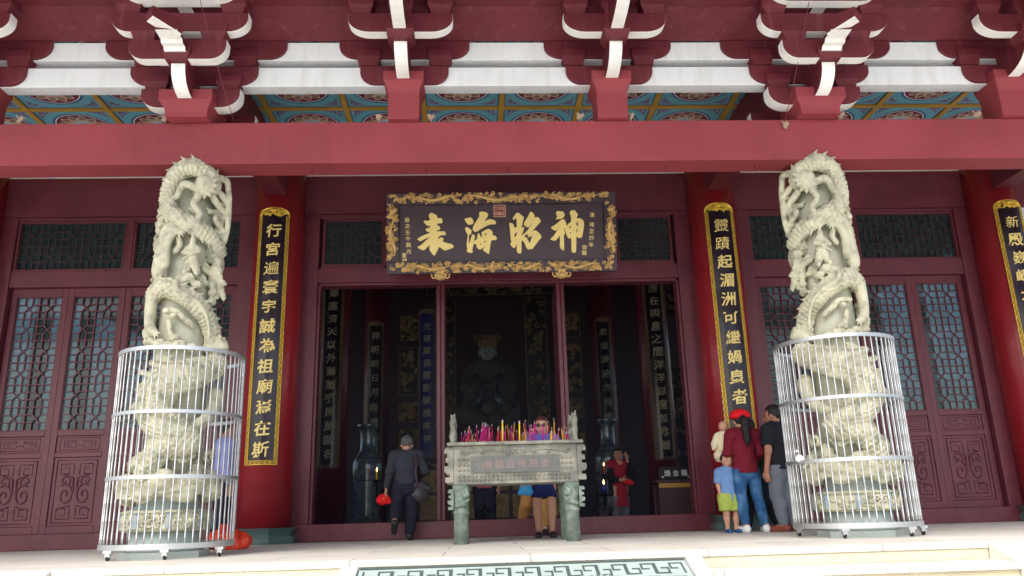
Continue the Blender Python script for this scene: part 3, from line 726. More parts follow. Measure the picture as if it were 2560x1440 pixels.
# the dark hall behind the doors
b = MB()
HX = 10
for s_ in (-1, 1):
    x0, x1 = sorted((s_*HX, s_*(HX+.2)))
    b.box(x0, x1, WY+.25, 16, 0, 1.2); b.box(x0, x1, WY+.25, 16, 5.6, 7.0)  # unseen side openings left between these bands, added to brighten the hall
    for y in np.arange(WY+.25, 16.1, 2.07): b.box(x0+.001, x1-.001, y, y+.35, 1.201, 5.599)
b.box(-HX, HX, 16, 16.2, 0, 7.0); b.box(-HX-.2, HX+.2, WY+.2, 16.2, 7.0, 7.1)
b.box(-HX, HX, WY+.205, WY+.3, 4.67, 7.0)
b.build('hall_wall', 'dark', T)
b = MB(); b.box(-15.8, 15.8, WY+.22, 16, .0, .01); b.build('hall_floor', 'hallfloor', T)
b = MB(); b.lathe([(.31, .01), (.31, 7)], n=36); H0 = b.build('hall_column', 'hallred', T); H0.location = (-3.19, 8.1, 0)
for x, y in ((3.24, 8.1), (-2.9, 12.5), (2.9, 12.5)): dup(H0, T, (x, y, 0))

# ------------------------------------------------------------------ carved dragon columns
def wrap(pts, R=.35):
    out = []
    for x, z in pts:
        if abs(x) < R*.97: out.append(np.array((x, -math.sqrt(R*R-x*x), z)))
        else: out.append(np.array((math.copysign(R+min(.06, .5*(abs(x)-R*.97)), x), -.06, z)))
    return out
def smooth(pts, n=6):
    P = [np.array(p, float) for p in pts]; P = [2*P[0]-P[1]]+P+[2*P[-1]-P[-2]]; o = []
    for i in range(1, len(P)-2):
        a, b_, c, d = P[i-1:i+3]
        for j in range(n):
            t = j/n; o.append(.5*((2*b_)+(c-a)*t+(2*a-5*b_+4*c-d)*t*t+(3*b_-a-3*c+d)*t**3))
    o.append(P[-2]); return o
def dragon_column_meshes():
    sh = lambda pts, dx: [(x+dx, z) for x, z in pts]
    DX = -.02
    out = {}
    # the dragon: body, legs, whiskers, fins in one carved surface
    S = SDF(.0066, .02)
    A = [(0.226, 3.545), (0.275, 3.568), (0.285, 3.625), (0.228, 3.706), (0.108, 3.747), (-0.034, 3.708), (-0.128, 3.612), (-0.171, 3.454), (-0.151, 3.312), (-0.093, 3.217), (0.028, 3.138), (0.162, 3.059), (0.297, 2.981), (0.38, 2.872)]
    B = [(-0.28, 2.40), (-0.191, 2.424), (-0.095, 2.438), (0.02, 2.399), (0.135, 2.346), (0.254, 2.249), (0.33, 2.131), (0.37, 2.015), (0.36, 1.90)]
    Cc = [(0.40, 1.74), (0.34, 1.692), (0.242, 1.636), (0.101, 1.579), (0.008, 1.492), (-0.068, 1.376), (-0.072, 1.26), (0.026, 1.128), (0.12, 1.06), (0.2, 1.0)]
    C2 = [(0.2, 1.0), (0.041, 0.956), (-0.033, 0.845), (-0.117, 0.70), (-0.16, 0.6)]
    def body(pts3, r0, r1, r2, s0=0):
        P = smooth(pts3, 4); n = len(P); s = s0
        for i in range(n-1):
            t = i/(n-1); f = lambda t: (r0+(r1-r0)*t*2 if t < .5 else r1+(r2-r1)*(t-.5)*2)
            ra, rb = f(t), f((i+1)/(n-1)); ab = P[i+1]-P[i]; L_ = np.linalg.norm(ab); ab = ab/L_
            e = P[i]*np.array([1, 1, 0]); e = e-ab*(e@ab); e /= np.linalg.norm(e)+1e-9
            S.cap(P[i], P[i+1], ra, rb, k=.012, scl=(s, e, .015, .046)); s += L_
        return P
    A = [(x, z-.075*max(0, min(1, (z-3.0)/.5))) for x, z in A]
    PA = body(wrap(sh(A, DX), .325), .078, .088, .078)
    # round the back from right to left
    def back(z0, z1, a0, a1, R=.29, n=8): return [np.array((R*math.sin(a0+(a1-a0)*i/n), -R*math.cos(a0+(a1-a0)*i/n), z0+(z1-z0)*i/n)) for i in range(n+1)]
    body(back(2.84, 2.42, 1.3, 5.2), .078, .08, .08)
    PB = body(wrap(sh(B, DX), .335), .08, .086, .08)
    PC = body(wrap(sh(Cc, DX+.03), .37), .10, .15, .14)
    PD = body(wrap(sh(C2, DX+.03), .37), .13, .10, .06)
    # dorsal fins: up/out side of the body
    def fins(P, r, side, step=2, ln=.055, i0=0, i1=None):
        for i in range(i0, (i1 or len(P))-1, step):
            t = P[i+1]-P[i]; t /= np.linalg.norm(t)+1e-9; o = P[i]*np.array([1, 1, 0]); o /= np.linalg.norm(o)+1e-9
            n = np.cross(t, o)*side; n = n*.85+o*.3; n /= np.linalg.norm(n)
            b0 = P[i]+n*r*.85
            S.cap(b0, b0+n*ln*.5+t*.012, .024, .015, k=.008); S.cap(b0+n*ln*.5+t*.012, b0+n*ln*1.15+t*.04, .015, .004, k=.003)
        for i in range(i0, (i1 or len(P))-1):
            t = P[i+1]-P[i]; t /= np.linalg.norm(t)+1e-9; o = P[i]*np.array([1, 1, 0]); o /= np.linalg.norm(o)+1e-9
            n = np.cross(t, o)*side; n = n*.85+o*.3; n /= np.linalg.norm(n); S.cap(P[i]+n*r*.9, P[i+1]+n*r*.9, .017, k=.012)
    fins(PA, .085, 1, 2, i0=8); fins(PB, .09, -1, 3, .03); fins(PB[14:], .09, -1, 2, .06); fins(PC, .11, 1, 3, .05)
    # tail boss with flame collar and streamers
    bc = wrap(sh([(0.224, 3.494)], DX), .365)[0]
    S.ell(bc, (.105, .075, .105), k=.01)
    for q in np.linspace(-2.9, 1.3, 10):
        d = np.array((math.cos(q), .12, math.sin(q))); S.cap(bc+d*.10, bc+d*.165+np.array((0, 0, .012)), .032, .005, k=.012)
    W = [[(0.156, 3.514), (0.037, 3.555), (-0.017, 3.5), (-0.039, 3.421), (-0.122, 3.382)], [(0.192, 3.46), (0.142, 3.324), (0.208, 3.214), (0.185, 3.136), (0.211, 3.074)],
         [(0.309, 3.45), (0.381, 3.306), (0.337, 3.212), (0.373, 3.103), (0.439, 2.979)], [(0.358, 3.528), (0.45, 3.447), (0.495, 3.32), (0.523, 3.226), (0.508, 3.117), (0.453, 2.979)],
         [(0.289, 3.673), (0.374, 3.704), (0.448, 3.591), (0.507, 3.463), (.515, 3.3)]]
    for wv in W:
        P = smooth(wrap(sh([(x, z-.075*max(0, min(1, (z-3.0)/.5))) for x, z in wv], DX), .36), 6); n = len(P); S.path(P, [.036-.012*i/n for i in range(n)], k=.012)
    # legs with claws
    for wv, r0, r1 in (([(-0.191, 2.58), (-0.186, 2.684), (-0.174, 2.819), (-0.142, 2.971), (-0.091, 3.032), (0.012, 2.984)], .058, .03), ([(-0.103, 2.66), (-0.115, 2.818), (-0.089, 2.924), (-0.043, 2.97)], .04, .025),
                       ([(-0.25, 2.36), (-0.257, 2.185), (-0.231, 2.055), (-0.152, 2.0)], .055, .03), ([(0.39, 1.466), (0.38, 1.348), (0.36, 1.219), (0.28, 1.121)], .06, .04), ([(-.26, 1.483), (-0.18, 1.496), (-0.077, 1.628), (0.03, 1.73)], .02, .05)):
        P = smooth(wrap(sh(wv, DX), .37), 5); n = len(P); S.path(P, [r0+(r1-r0)*i/n for i in range(n)], k=.03)
        e = P[-1]; t = P[-1]-P[-3]; t /= np.linalg.norm(t)
        for q in (-.6, 0, .6):
            d = t+np.array((q*.7, -.1, q*.7)); d /= np.linalg.norm(d); S.cap(e, e+d*.05, .018, .012, k=.01); S.cap(e+d*.05, e+d*.085-np.array((0, 0, .02)), .012, .004, k=.004)
    # mane strands along the second coil and the drapery fin in the cage
    for wv, r in (([(0.055, 2.472), (0.091, 2.383), (0.249, 2.307), (0.34, 2.204), (0.378, 2.073), (0.387, 1.944)], .022), ([(0.12, 1.5), (0.26, 1.51), (0.36, 1.58), (.38, 1.64)], .05), ([(0.13, 1.44), (0.24, 1.46), (0.36, 1.53), (.4, 1.6)], .03),
                  ([(-.1, 1.7), (.05, 1.66), (.2, 1.72)], .03), ([(-.2, 1.62), (-.05, 1.58), (.05, 1.66)], .025), ([(-.22, 1.3), (-.16, 1.36), (-.2, 1.5)], .03)):
        P = smooth(wrap(sh(wv, DX), .43), 5); n = len(P); S.path(P, [r*(1-.5*i/n) for i in range(n)], k=.02)
    for i in range(9): 
        p = wrap([(.1+.028*i, 1.455+.012*i)], .43)[0]; S.cap(p, p+np.array((.0, .0, -.06-.01*(i % 3))), .018, .004, k=.008)
    # heads
    h = wrap(sh([(0.44, 1.93)], DX), .40)[0]
    S.ell(h, (.10, .10, .075)).ell(h+np.array((.05, -.02, -.03)), (.07, .07, .045)).ell(h+np.array((-.06, -.05, -.05)), (.08, .06, .035)).ell(h+np.array((.03, -.07, .05)), (.03, .03, .03), k=.008)
    for q in (-.5, .1, .7): S.cap(h, h+np.array((.09*math.cos(q), -.02, .12*math.sin(q)-.02)), .03, .008, k=.015)
    out['dragon'] = S.mesh()
    # waves, rocks and clouds
    S = SDF(.0095, .03); rnd = random.Random(11)
    for i in range(26):
        a = 2*math.pi*i/26; R0 = .36+.03*math.sin(i*2.3); z = .60+.05*math.sin(i*1.7)
        S.ell((R0*math.sin(a), -R0*math.cos(a), z), (.085, .085, .09+.03*math.sin(i)), k=.04)
    for i in range(14):
        a = rnd.uniform(0, 2*math.pi); z = rnd.uniform(.68, 1.02); R0 = .29-.03*(z-.7)
        S.ell((R0*math.sin(a), -R0*math.cos(a), z), (rnd.uniform(.06, .11), .08, rnd.uniform(.05, .13)), k=.04)
    for i in range(20):   # curling wave crests
        a = 2*math.pi*i/30+rnd.uniform(-.1, .1); z0 = rnd.uniform(.56, .95); R0 = .41-.07*(z0-.55)/.4; sg = rnd.choice((-1, 1)); P = []
        for t in np.linspace(0, 1, 10):
            q = t*5.2; r = .07*(1-.75*t); P.append(np.array(((R0)*math.sin(a+sg*r*math.cos(q)/R0), -(R0)*math.cos(a+sg*r*math.cos(q)/R0), z0+r*math.sin(q))))
        S.path(P, [.022-.012*i_/10 for i_ in range(10)], k=.015)
    for j in range(6):
        for i in range(40):
            a0, a1 = 2*math.pi*i/40, 2*math.pi*(i+1)/40; zz = lambda a: .535+.045*j*0+.03*j+.025*math.sin(3*a+j*.3)
            S.cap((.425*math.sin(a0)*(1-.03*j), -.425*math.cos(a0)*(1-.03*j), zz(a0)), (.425*math.sin(a1)*(1-.03*j), -.425*math.cos(a1)*(1-.03*j), zz(a1)), .014, k=.012)
    out['wave_carving'] = S.mesh(noise=lambda X, Y, Z: .004*np.sin(95*Z+5*np.sin(7*X)+5*np.sin(6*Y+1)))
    S = SDF(.0075, .018)
    for (x, z, s) in ((.07, 2.50, 1.2), (.14, 2.53, 1.3), (.22, 2.47, 1.1), (-.25, 3.11, .8), (-.22, 3.15, .8), (-.28, 2.86, .9), (-.26, 2.92, .8), (.42, 3.06, .9), (.40, 2.6, .9), (.43, 2.52, .8), (-.2, 1.93, 1.1), (-.1, 1.9, 1.2), (0, 1.87, 1.1), (.12, 1.88, 1.2), (.22, 1.86, 1.1), (.05, 1.94, .8), (-.27, 2.0, .8), (-.05, 2.2, .6), (.03, 2.15, .6)):
        c = wrap([(x+DX, z)], .33)[0]; S.ell(c, (.055*s, .05*s, .035*s), k=.025)
        P = [c+np.array((.05*s*math.cos(q)*(1-q/9), -.035, .035*s*math.sin(q)*(1-q/9))) for q in np.linspace(0, 6.5, 10)]; S.path(P, .011, k=.008)
    for i in range(46):
        a = rnd.choice((-1, 1))*rnd.uniform(.75, 2.6); z = rnd.uniform(1.62, 3.62); R0 = .262; s = rnd.uniform(.7, 1.25)
        if z > 3.05 and abs(a) < .9 and i % 3: continue
        c = np.array((R0*math.sin(a), -R0*math.cos(a), z)); e1 = np.array((math.cos(a), math.sin(a), 0)); o_ = np.array((math.sin(a), -math.cos(a), 0))
        S.cap(c-e1*.05*s, c+e1*.05*s, .030*s, k=.02); sg = rnd.choice((-1, 1))
        P = [c+o_*.03+e1*sg*(.045*s*math.cos(q)*(1-q/8))+np.array((0, 0, .034*s*math.sin(q)*(1-q/8))) for q in np.linspace(0, 6, 9)]; S.path(P, .0105, k=.005)
        S.path([c-e1*sg*.05*s, c-e1*sg*.09*s+np.array((0, 0, .02)), c-e1*sg*.13*s+np.array((0, 0, .0))], [.018, .013, .005], k=.01)
    for a, z0, z1 in ((-1.45, 2.95, 3.3), (1.5, 3.0, 3.35), (1.35, 2.35, 2.75), (-1.5, 2.5, 2.9), (-1.3, 1.95, 2.2), (1.3, 1.95, 2.2)):   # side masses
        for t in np.linspace(0, 1, 6):
            c = np.array((.33*math.sin(a), -.33*math.cos(a), z0+(z1-z0)*t)); S.ell(c+np.array((rnd.uniform(-.02, .02), rnd.uniform(-.03, .03), 0)), (rnd.uniform(.045, .075), .06, rnd.uniform(.035, .06)), k=.02)
            P = [c+np.array((math.copysign(.045, a)*math.cos(q)*(1-q/8), -.05, .035*math.sin(q)*(1-q/8))) for q in np.linspace(0, 6, 9)]; S.path(P, .010, k=.005)
    for wv in ([(-0.061, 2.211), (0.036, 2.209), (0.124, 2.149), (0.212, 2.076)], [(-0.024, 2.109), (0.015, 1.979), (0.086, 1.95)], [(-.04, 3.0), (.0, 2.94), (.02, 2.86), (-.03, 2.8)], [(.1, 3.24), (.16, 3.2), (.2, 3.12)], [(.25, 2.66), (.33, 2.6), (.38, 2.5)]):
        P = smooth(wrap(sh(wv, DX), .31), 5); S.path(P, [.024]*len(P), k=.02)
    out['cloud_carving'] = S.mesh(noise=wob(.002, 70))
    # little standing figures
    def fig(c, s):
        S = SDF(.0055, .012); q = lambda x, y, z: np.array((c[0]+x*s, c[1]+y*s, c[2]+z*s))
        S.ell(q(0, -.03, .115), (.021*s, .021*s, .026*s), k=.004).cap(q(0, -.03, .132), q(0, -.03, .142), .017*s, .014*s, k=.003)
        S.cap(q(0, -.02, .08), q(.0, -.02, .02), .033*s, .036*s).cap(q(0, -.02, .02), q(-.035, -.015, -.07), .034*s, .028*s).cap(q(0, -.02, .02), q(.04, -.015, -.08), .034*s, .026*s)
        S.cap(q(-.03, -.02, .08), q(-.055, -.04, .04), .016*s).cap(q(-.055, -.04, .04), q(-.01, -.06, .03), .014*s).cap(q(.03, -.02, .08), q(.055, -.04, .05), .016*s).cap(q(.055, -.04, .05), q(.01, -.06, .025), .014*s)
        S.cap(q(-.05, -.06, -.01), q(.05, -.06, .05), .006*s, k=.002).cap(q(-.035, -.02, -.07), q(-.04, -.04, -.09), .018*s).cap(q(.04, -.02, -.08), q(.05, -.04, -.1), .018*s)
        return S.mesh(noise=wob(.002, 180))
    out['figure'] = fig(wrap([(.165+DX, 2.72)], .32)[0], 1.5); out['figure2'] = fig(wrap([(.44, 2.47)], .35)[0], 1.0)
    return out
DM = dragon_column_meshes()
def octo(mb, r0, r1, z0, z1, mi=0): mb.lathe([(r0, z0), (r1, z1)], n=8, sm=False, rot=math.pi/8, mi=mi)
for sx in (-1, 1):
    side = 'left' if sx < 0 else 'right'
    t = thing('dragon_column', 'carved stone dragon column on the %s, with %s' % (side, 'a red plastic bag and a teal column base just right of its foot' if sx < 0 else 'visitors in jeans and grey trousers standing on its left'), 'column', (3.2*sx, 0, 0), 'carved dragon columns')
    b = MB(); b.lathe([(.255, .43), (.245, 1.5), (.222, 2.0), (.215, 3.69)], n=40); b.build('pillar', 'pillar', t)
    for nm in ('dragon', 'wave_carving', 'cloud_carving', 'figure', 'figure2'):
        V, F = DM[nm]; k_ = np.clip((V[:, 2]-1.45)/.45, 0, 1); V = V*np.stack([-sx*(1-.13*k_), 1-.10*k_, 1+0*k_], 1); F = F if sx < 0 else F[:, ::-1]
        np_obj('figure' if nm == 'figure2' else nm, V, F, 'stone', t)
    b = MB(); octo(b, .385, .385, .0, .055); b.lathe([(.33, .056), (.33, .09), (.30, .14), (.30, .225)], n=36); b.lathe([(.31, .412), (.27, .45), (.27, .52), (.30, .54)], n=36)
    p = b.build('plinth', 'plinth', t)
    b = MB(); octo(b, .36, .40, .226, .245); octo(b, .385, .385, .2455, .385); octo(b, .41, .36, .3855, .411)
    rnd = random.Random(5)
    for f_ in range(8):
        a = math.pi/4*f_; R0 = .385*math.cos(math.pi/8)
        def ff(u, z, l, a=a): return (math.sin(a)*(R0+l)+math.cos(a)*u, -math.cos(a)*(R0+l)+math.sin(a)*u, z)
        for i in range(9):
            c = (rnd.uniform(-.10, .10), rnd.uniform(.265, .365)); relief_curl(b, ff, c[0], c[1], rnd.uniform(.02, .038), th=.013, ph=rnd.random()*6, n=9)
        b.ball(ff(rnd.uniform(-.05, .05), .315, .01), (.04, .03, .025), 8, 5)
    b.build('carved_band', 'stone', t)
    b = MB()
    for f_ in range(8):
        a = math.pi/4*f_+math.pi/8; R0 = .392
        c, s_ = math.cos(a), math.sin(a)
        b.add([(s_*(R0+l)+c*u*1, -c*(R0+l)+s_*u, z) for u, l in ((-.025, -.012), (0, .004), (.025, -.012)) for z in (.25, .384)], [(0, 2, 3, 1), (2, 4, 5, 3)])
    b.build('corner_strip', 'bluestone', t)
    # the steel cage
    g = thing('steel_cage', 'round cage of thin stainless steel bars around the foot of the %s dragon column' % side, 'cage', (3.2*sx+(.03 if sx < 0 else -.03), 0, 0), 'steel cages round the dragon columns')
    CR = .555; NB = 54
    for z0, z1, nm in ((1.79, 1.825, 0), (1.225, 1.255, 0), (.665, .697, 0), (.085, .13, 0)):
        b = MB(); n = 72; v = []
        for r, z in ((CR-.014, z0), (CR+.014, z0), (CR+.014, z1), (CR-.014, z1)): v += [(r*math.cos(2*math.pi*j/n), r*math.sin(2*math.pi*j/n), z) for j in range(n)]
        fs = [(k*n+j, k*n+(j+1) % n, ((k+1) % 4)*n+(j+1) % n, ((k+1) % 4)*n+j) for k in range(4) for j in range(n)]
        b.add(v, fs); b.build('ring', 'steel', g)
    prof = []
    zs = [(.131, .664), (.698, 1.224), (1.256, 1.789)]
    for z0, z1 in zs:
        prof += [(.0066, z0)]
        for fr in (.08, .36, .64, .92):
            z = z0+(z1-z0)*fr
            for q in range(4): prof += [(.0066, z+q*.010-.002), (.0078, z+q*.010+.002), (.0078, z+q*.010+.005), (.0066, z+q*.010+.008)]
        prof += [(.0066, z1)]
    bar0 = None
    for j in range(NB):
        a = 2*math.pi*(j+.5)/NB
        if bar0 is None:
            b = MB(); b.lathe(prof, n=7); bar0 = b.build('bar', 'steel', g); o = bar0
        else: o = bar0.copy(); COL.objects.link(o); o.parent = g
        o.location = (CR*math.cos(a), CR*math.sin(a), 0)
    for i, a in enumerate((-2.2, -1.25 if sx < 0 else -1.1, -.35, .9, 2.4)):
        x, y = CR*math.cos(a), CR*math.sin(a)
        b = MB(); b.box(x-.035, x+.035, y-.03, y+.03, .062, .0845); b.box(x-.02, x+.02, y-.02, y+.02, .03, .0615); ft = b.build('foot', 'steel', g)
        b = MB(); b.lathe([(.024, -.009), (.024, .009)], n=14); b.xf(lambda p, q, r: (x+r, y+p, .025+q)); b.build('caster', 'caster', ft)
    if sx > 0:
        S = SDF(.006, .015); c = np.array((CR*math.cos(3.4), CR*math.sin(3.4)-.01, .72))
        S.ell(c, (.035, .03, .03)).ell(c+(.025, -.02, -.03), (.025, .022, .035)).cap(c+(0, -.01, .02), c+(-.02, -.03, .06), .014, .006).cap(c+(.02, 0, -.04), c+(.03, -.03, -.09), .012, .004)
        V, F = S.mesh(noise=wob(.006, 75)); o = np_obj('plastic_wrap', V, F, 'whitecl'); o.location = g.location
        tag(o, 'crumpled clear plastic wrap tied on the middle ring of the right cage', 'plastic wrap')

# ------------------------------------------------------------------ name board over the door
pq = thing('name_board', 'wide dark name board with four large gold characters, hung over the doorway', 'sign', (.02, 2.95, 3.52))
PT = .22  # tilt: the top leans forward
PW, PH = 3.20, 1.125; TOPW = 3.32
def pf_(a, b_, d=0):   # a from the middle, b up from the bottom, d outwards
    k = 1; return (a*k, -b_*math.sin(PT)-d*math.cos(PT), b_*math.cos(PT)-d*math.sin(PT))
def pbox(mb, a0, a1, b0, b1, d0, d1, mi=0):
    v = [pf_(a, b_, d) for d in (d0, d1) for b_ in (b0, b1) for a in (a0, a1)]
    mb.add(v, [(0, 2, 3, 1), (4, 5, 7, 6), (0, 1, 5, 4), (2, 6, 7, 3), (0, 4, 6, 2), (1, 3, 7, 5)], mi)
b = MB(); hw = 1.60; pbox(b, -hw+.17, hw-.17, .17, PH-.16, -.04, .0); b.build('board', 'plaque', pq)
b = MB(); pbox(b, -hw, hw, 0, .165, -.06, .05); pbox(b, -hw, hw, PH-.155, PH, -.06, .05); pbox(b, -hw, -hw+.165, .166, PH-.156, -.06, .049); pbox(b, hw-.165, hw, .166, PH-.156, -.06, .049)
fr = b.build('frame', 'plaque', pq, bevel=.008)
b = MB()
for a0, a1, b0, b1 in ((-hw+.166, hw-.166, .166, .18), (-hw+.166, hw-.166, PH-.170, PH-.1565), (-hw+.166, -hw+.18, .181, PH-.171), (hw-.18, hw-.166, .181, PH-.171)): pbox(b, a0, a1, b0, b1, .001, .025)
b.build('inner_moulding', 'board', fr)
def dragon_strip(mb, fn, L0, L1, cross, amp, rnd, flip=1):
    # one long dragon with clouds round it, along the first coordinate
    n = 44; pts = []; rad = []
    for i in range(n):
        t = i/(n-1); pts.append(fn(L0+(L1-L0)*t, cross+amp*math.sin(t*2*math.pi*1.25+.6)*(1-.3*t), .02)); rad.append(.007+.017*math.sin(math.pi*min(1, t*1.15)))
    mb.tube(pts, rad, 6)
    k = L1; c = cross+amp*math.sin(2*math.pi*1.25+.6)*.7; mb.ball(fn(L1, c, .028), (.035, .025, .03), 8, 6)
    for q in range(5): a = q*1.2; mb.tube([fn(L1, c, .03), fn(L1+.05*math.cos(a), c+.04*math.sin(a), .035), fn(L1+.08*math.cos(a+.3), c+.055*math.sin(a+.3), .03)], [.008, .006, .002], 5)
    for i in range(12):
        t = (i+.5)/12; y0 = cross+amp*math.sin(t*2*math.pi*1.25+.6)*(1-.3*t); x0 = L0+(L1-L0)*t
        sg = 1 if i % 2 else -1; mb.tube([fn(x0, y0, .02), fn(x0+.02*sg, y0+sg*.035, .03), fn(x0+.045, y0+sg*.045, .02)], [.010, .008, .003], 5)
def cloud_fill(mb, fn, L0, L1, w0, w1, n, rnd, s=1.0):
    for i in range(n):
        x, y = rnd.uniform(L0, L1), rnd.uniform(w0, w1)
        for j in range(rnd.randint(2, 4)): p = fn(x+rnd.uniform(-.022, .022)*s, y+rnd.uniform(-.018, .018)*s, .006); mb.ball(p, .013*s*rnd.uniform(.8, 1.35), 7, 5)
        relief_curl(mb, fn, x+rnd.uniform(-.03, .03)*s, y+rnd.uniform(-.02, .02)*s, .03*s, th=.0075*s, ph=rnd.random()*6, n=8, sg=rnd.choice((-1, 1)))
b = MB(); rnd = random.Random(2)
for (l0, l1) in ((-.62, -1.28), (-.5, .34), (.62, 1.28)): dragon_strip(b, lambda p, q, l: pf_(p, q, .05+l), l0, l1, PH-.078, .035, rnd)
for (l0, l1) in ((-1.3, -.62), (-.16, -.5+.35), (-.55, -.05), (.55, .1), (1.35, .7)): dragon_strip(b, lambda p, q, l: pf_(p, q, .05+l), l0, l1, .083, .035, rnd)
for s in (-1, 1): dragon_strip(b, lambda p, q, l: pf_(q, p, .05+l), .25, .88, s*(hw-.083), .035, rnd)
for c in (PH-.078, .083): cloud_fill(b, lambda p, q, l: pf_(p, q, .05+l), -hw+.07, hw-.07, c-.055, c+.055, 130, rnd)
for s in (-1, 1): cloud_fill(b, lambda p, q, l: pf_(p, q, .05+l), s*(hw-.08)-.05, s*(hw-.08)+.05, .16, PH-.16, 42, rnd)
for s in (-1, 1): b.ball(pf_(s*(hw-.085), .87, .07), .04, 12, 8); b.ball(pf_(s*.42, PH-.075, .07), .026, 10, 7)
b.build('dragon_relief', 'oldgold', fr)
# the four large characters: outlines in 1/100 of the board, from the left
GL = {
 'biao': ([[(515,165),(550,175),(600,205),(660,235),(683,265),(683,305),(690,318),(770,315),(800,322),(825,355),(832,400),(822,440),(800,458),(720,460),(690,468),(672,495),(690,520),(725,528),(752,555),(758,590),(745,625),(720,645),(680,650),(665,680),(770,680),(870,680),(905,695),(920,735),(910,775),(880,792),(815,782),(770,795),(735,820),(690,872),(720,880),(760,858),(800,845),(830,860),(855,900),(850,925),(815,950),(870,975),(960,1005),(1050,1022),(1100,1040),(1135,1075),(1140,1110),(1100,1145),(1000,1180),(950,1190),(900,1210),(860,1195),(790,1150),(720,1105),(715,1125),(660,1230),(605,1320),(585,1338),(545,1325),(500,1270),(450,1190),(448,1120),(455,1055),(380,1115),(310,1180),(265,1195),(190,1175),(120,1130),(105,1108),(130,1090),(220,1040),(320,950),(455,838),(340,875),(280,900),(220,935),(180,945),(130,920),(100,895),(130,865),(220,815),(330,765),(470,722),(420,705),(345,650),(332,632),(360,605),(440,580),(470,550),(465,520),(420,530),(385,522),(330,470),(290,425),(290,400),(320,380),(400,390),(460,370),(468,340),(440,280),(437,245),(455,205),(485,175)]], []),
 'hai': ([[(90,350),(110,325),(180,320),(235,303),(275,310),(320,345),(345,410),(345,450),(310,485),(260,497),(190,497),(160,470),(110,400)],
          [(585,143),(650,148),(720,165),(765,200),(772,235),(755,285),(672,405),(760,370),(830,353),(900,365),(970,395),(1000,440),(990,480),(950,497),(850,495),(760,520),(600,600),(440,690),(400,700),(355,685),(325,640),(325,590),(380,480),(505,295),(520,250),(512,200),(535,160)],
          [(135,570),(175,578),(230,610),(280,660),(285,700),(265,765),(215,790),(205,900),(200,1025),(260,880),(295,790),(320,770),(360,785),(385,825),(375,870),(350,950),(340,1050),(315,1130),(305,1200),(312,1250),(280,1275),(220,1275),(160,1250),(135,1220),(145,1190),(150,1160),(140,1050),(155,900),(175,790),(130,710),(100,630),(105,590)],
          [(490,735),(520,780),(565,850),(600,830),(570,800),(590,775),(572,730),(620,690),(700,645),(770,622),(830,640),(885,690),(900,740),(890,790),(950,805),(1000,840),(1017,885),(1000,925),(950,930),(865,935),(840,1000),(825,1080),(800,1220),(780,1300),(755,1305),(690,1260),(612,1205),(630,1160),(650,1130),(575,1165),(530,1190),(480,1175),(430,1120),(415,1045),(370,1035),(340,1005),(360,945),(435,905),(445,850),(460,780)]],
         [[(650,770),(690,740),(715,760),(712,800),(680,780)],[(635,965),(680,950),(680,1000),(660,995)],[(535,1050),(548,1010),(562,1050),(548,1060)],[(640,1130),(650,1080),(658,1090),(652,1130)]]),
 'zhao': ([[(375,183),(410,190),(480,250),(545,305),(520,400),(480,595),(540,570),(548,590),(530,670),(470,825),(510,785),(600,715),(690,610),(780,460),(690,575),(640,575),(590,550),(545,500),(548,460),(590,395),(680,260),(720,180),(745,157),(785,165),(835,210),(862,260),(860,310),(950,300),(990,330),(1035,395),(1038,425),(1000,470),(900,570),(770,715),(830,680),(880,670),(930,700),(1000,760),(1045,825),(1048,865),(1000,920),(880,1060),(800,1165),(770,1185),(720,1185),(670,1195),(635,1180),(590,1110),(550,1010),(520,975),(470,950),(463,1100),(462,1230),(445,1295),(410,1308),(360,1285),(325,1230),(322,1050),(290,1110),(265,1150),(225,1145),(170,1100),(138,1020),(180,980),(160,940),(145,800),(130,560),(115,490),(135,462),(175,462),(225,490),(260,550),(268,590),(330,575),(335,450),(325,330),(275,365),(240,365),(220,340),(250,290),(310,210),(345,187)]],
          [[(265,860),(270,790),(325,705),(325,795)],[(550,825),(600,790),(645,782),(668,800),(645,830),(690,855),(775,820),(740,930),(698,1020),(660,950),(630,885),(590,860)]]),
 'shen': ([[(280,190),(310,145),(350,137),(400,150),(460,148),(500,170),(530,230),(528,270),(490,320),(420,352),(350,358),(270,365),(285,340),(312,285),(300,250)],
           [(485,362),(515,370),(550,430),(575,490),(570,520),(520,600),(495,645),(525,700),(530,760),(515,800),(495,815),(497,900),(497,1200),(480,1230),(440,1215),(390,1160),(372,1100),(380,1000),(380,830),(330,880),(270,940),(220,957),(150,940),(95,915),(130,885),(200,820),(260,740),(325,635),(290,670),(250,680),(190,655),(130,605),(140,575),(220,535),(330,460),(430,380)],
           [(570,520),(595,545),(640,490),(715,435),(718,300),(690,210),(690,170),(715,135),(775,115),(825,120),(870,165),(920,240),(895,300),(890,345),(950,338),(1010,355),(1075,410),(1097,480),(1085,600),(1050,780),(1015,880),(980,885),(920,882),(865,850),(860,1000),(845,1240),(820,1290),(780,1300),(745,1280),(715,1220),(712,900),(670,905),(620,880),(580,800),(560,720),(520,610)]],
          [[(655,625),(665,580),(700,550),(710,575),(690,615)],[(870,540),(878,460),(915,450),(920,545)],[(865,730),(870,670),(902,630),(895,700),(880,735)],[(680,770),(690,720),(712,730),(705,775)]]),
}
from mathutils.geometry import delaunay_2d_cdt
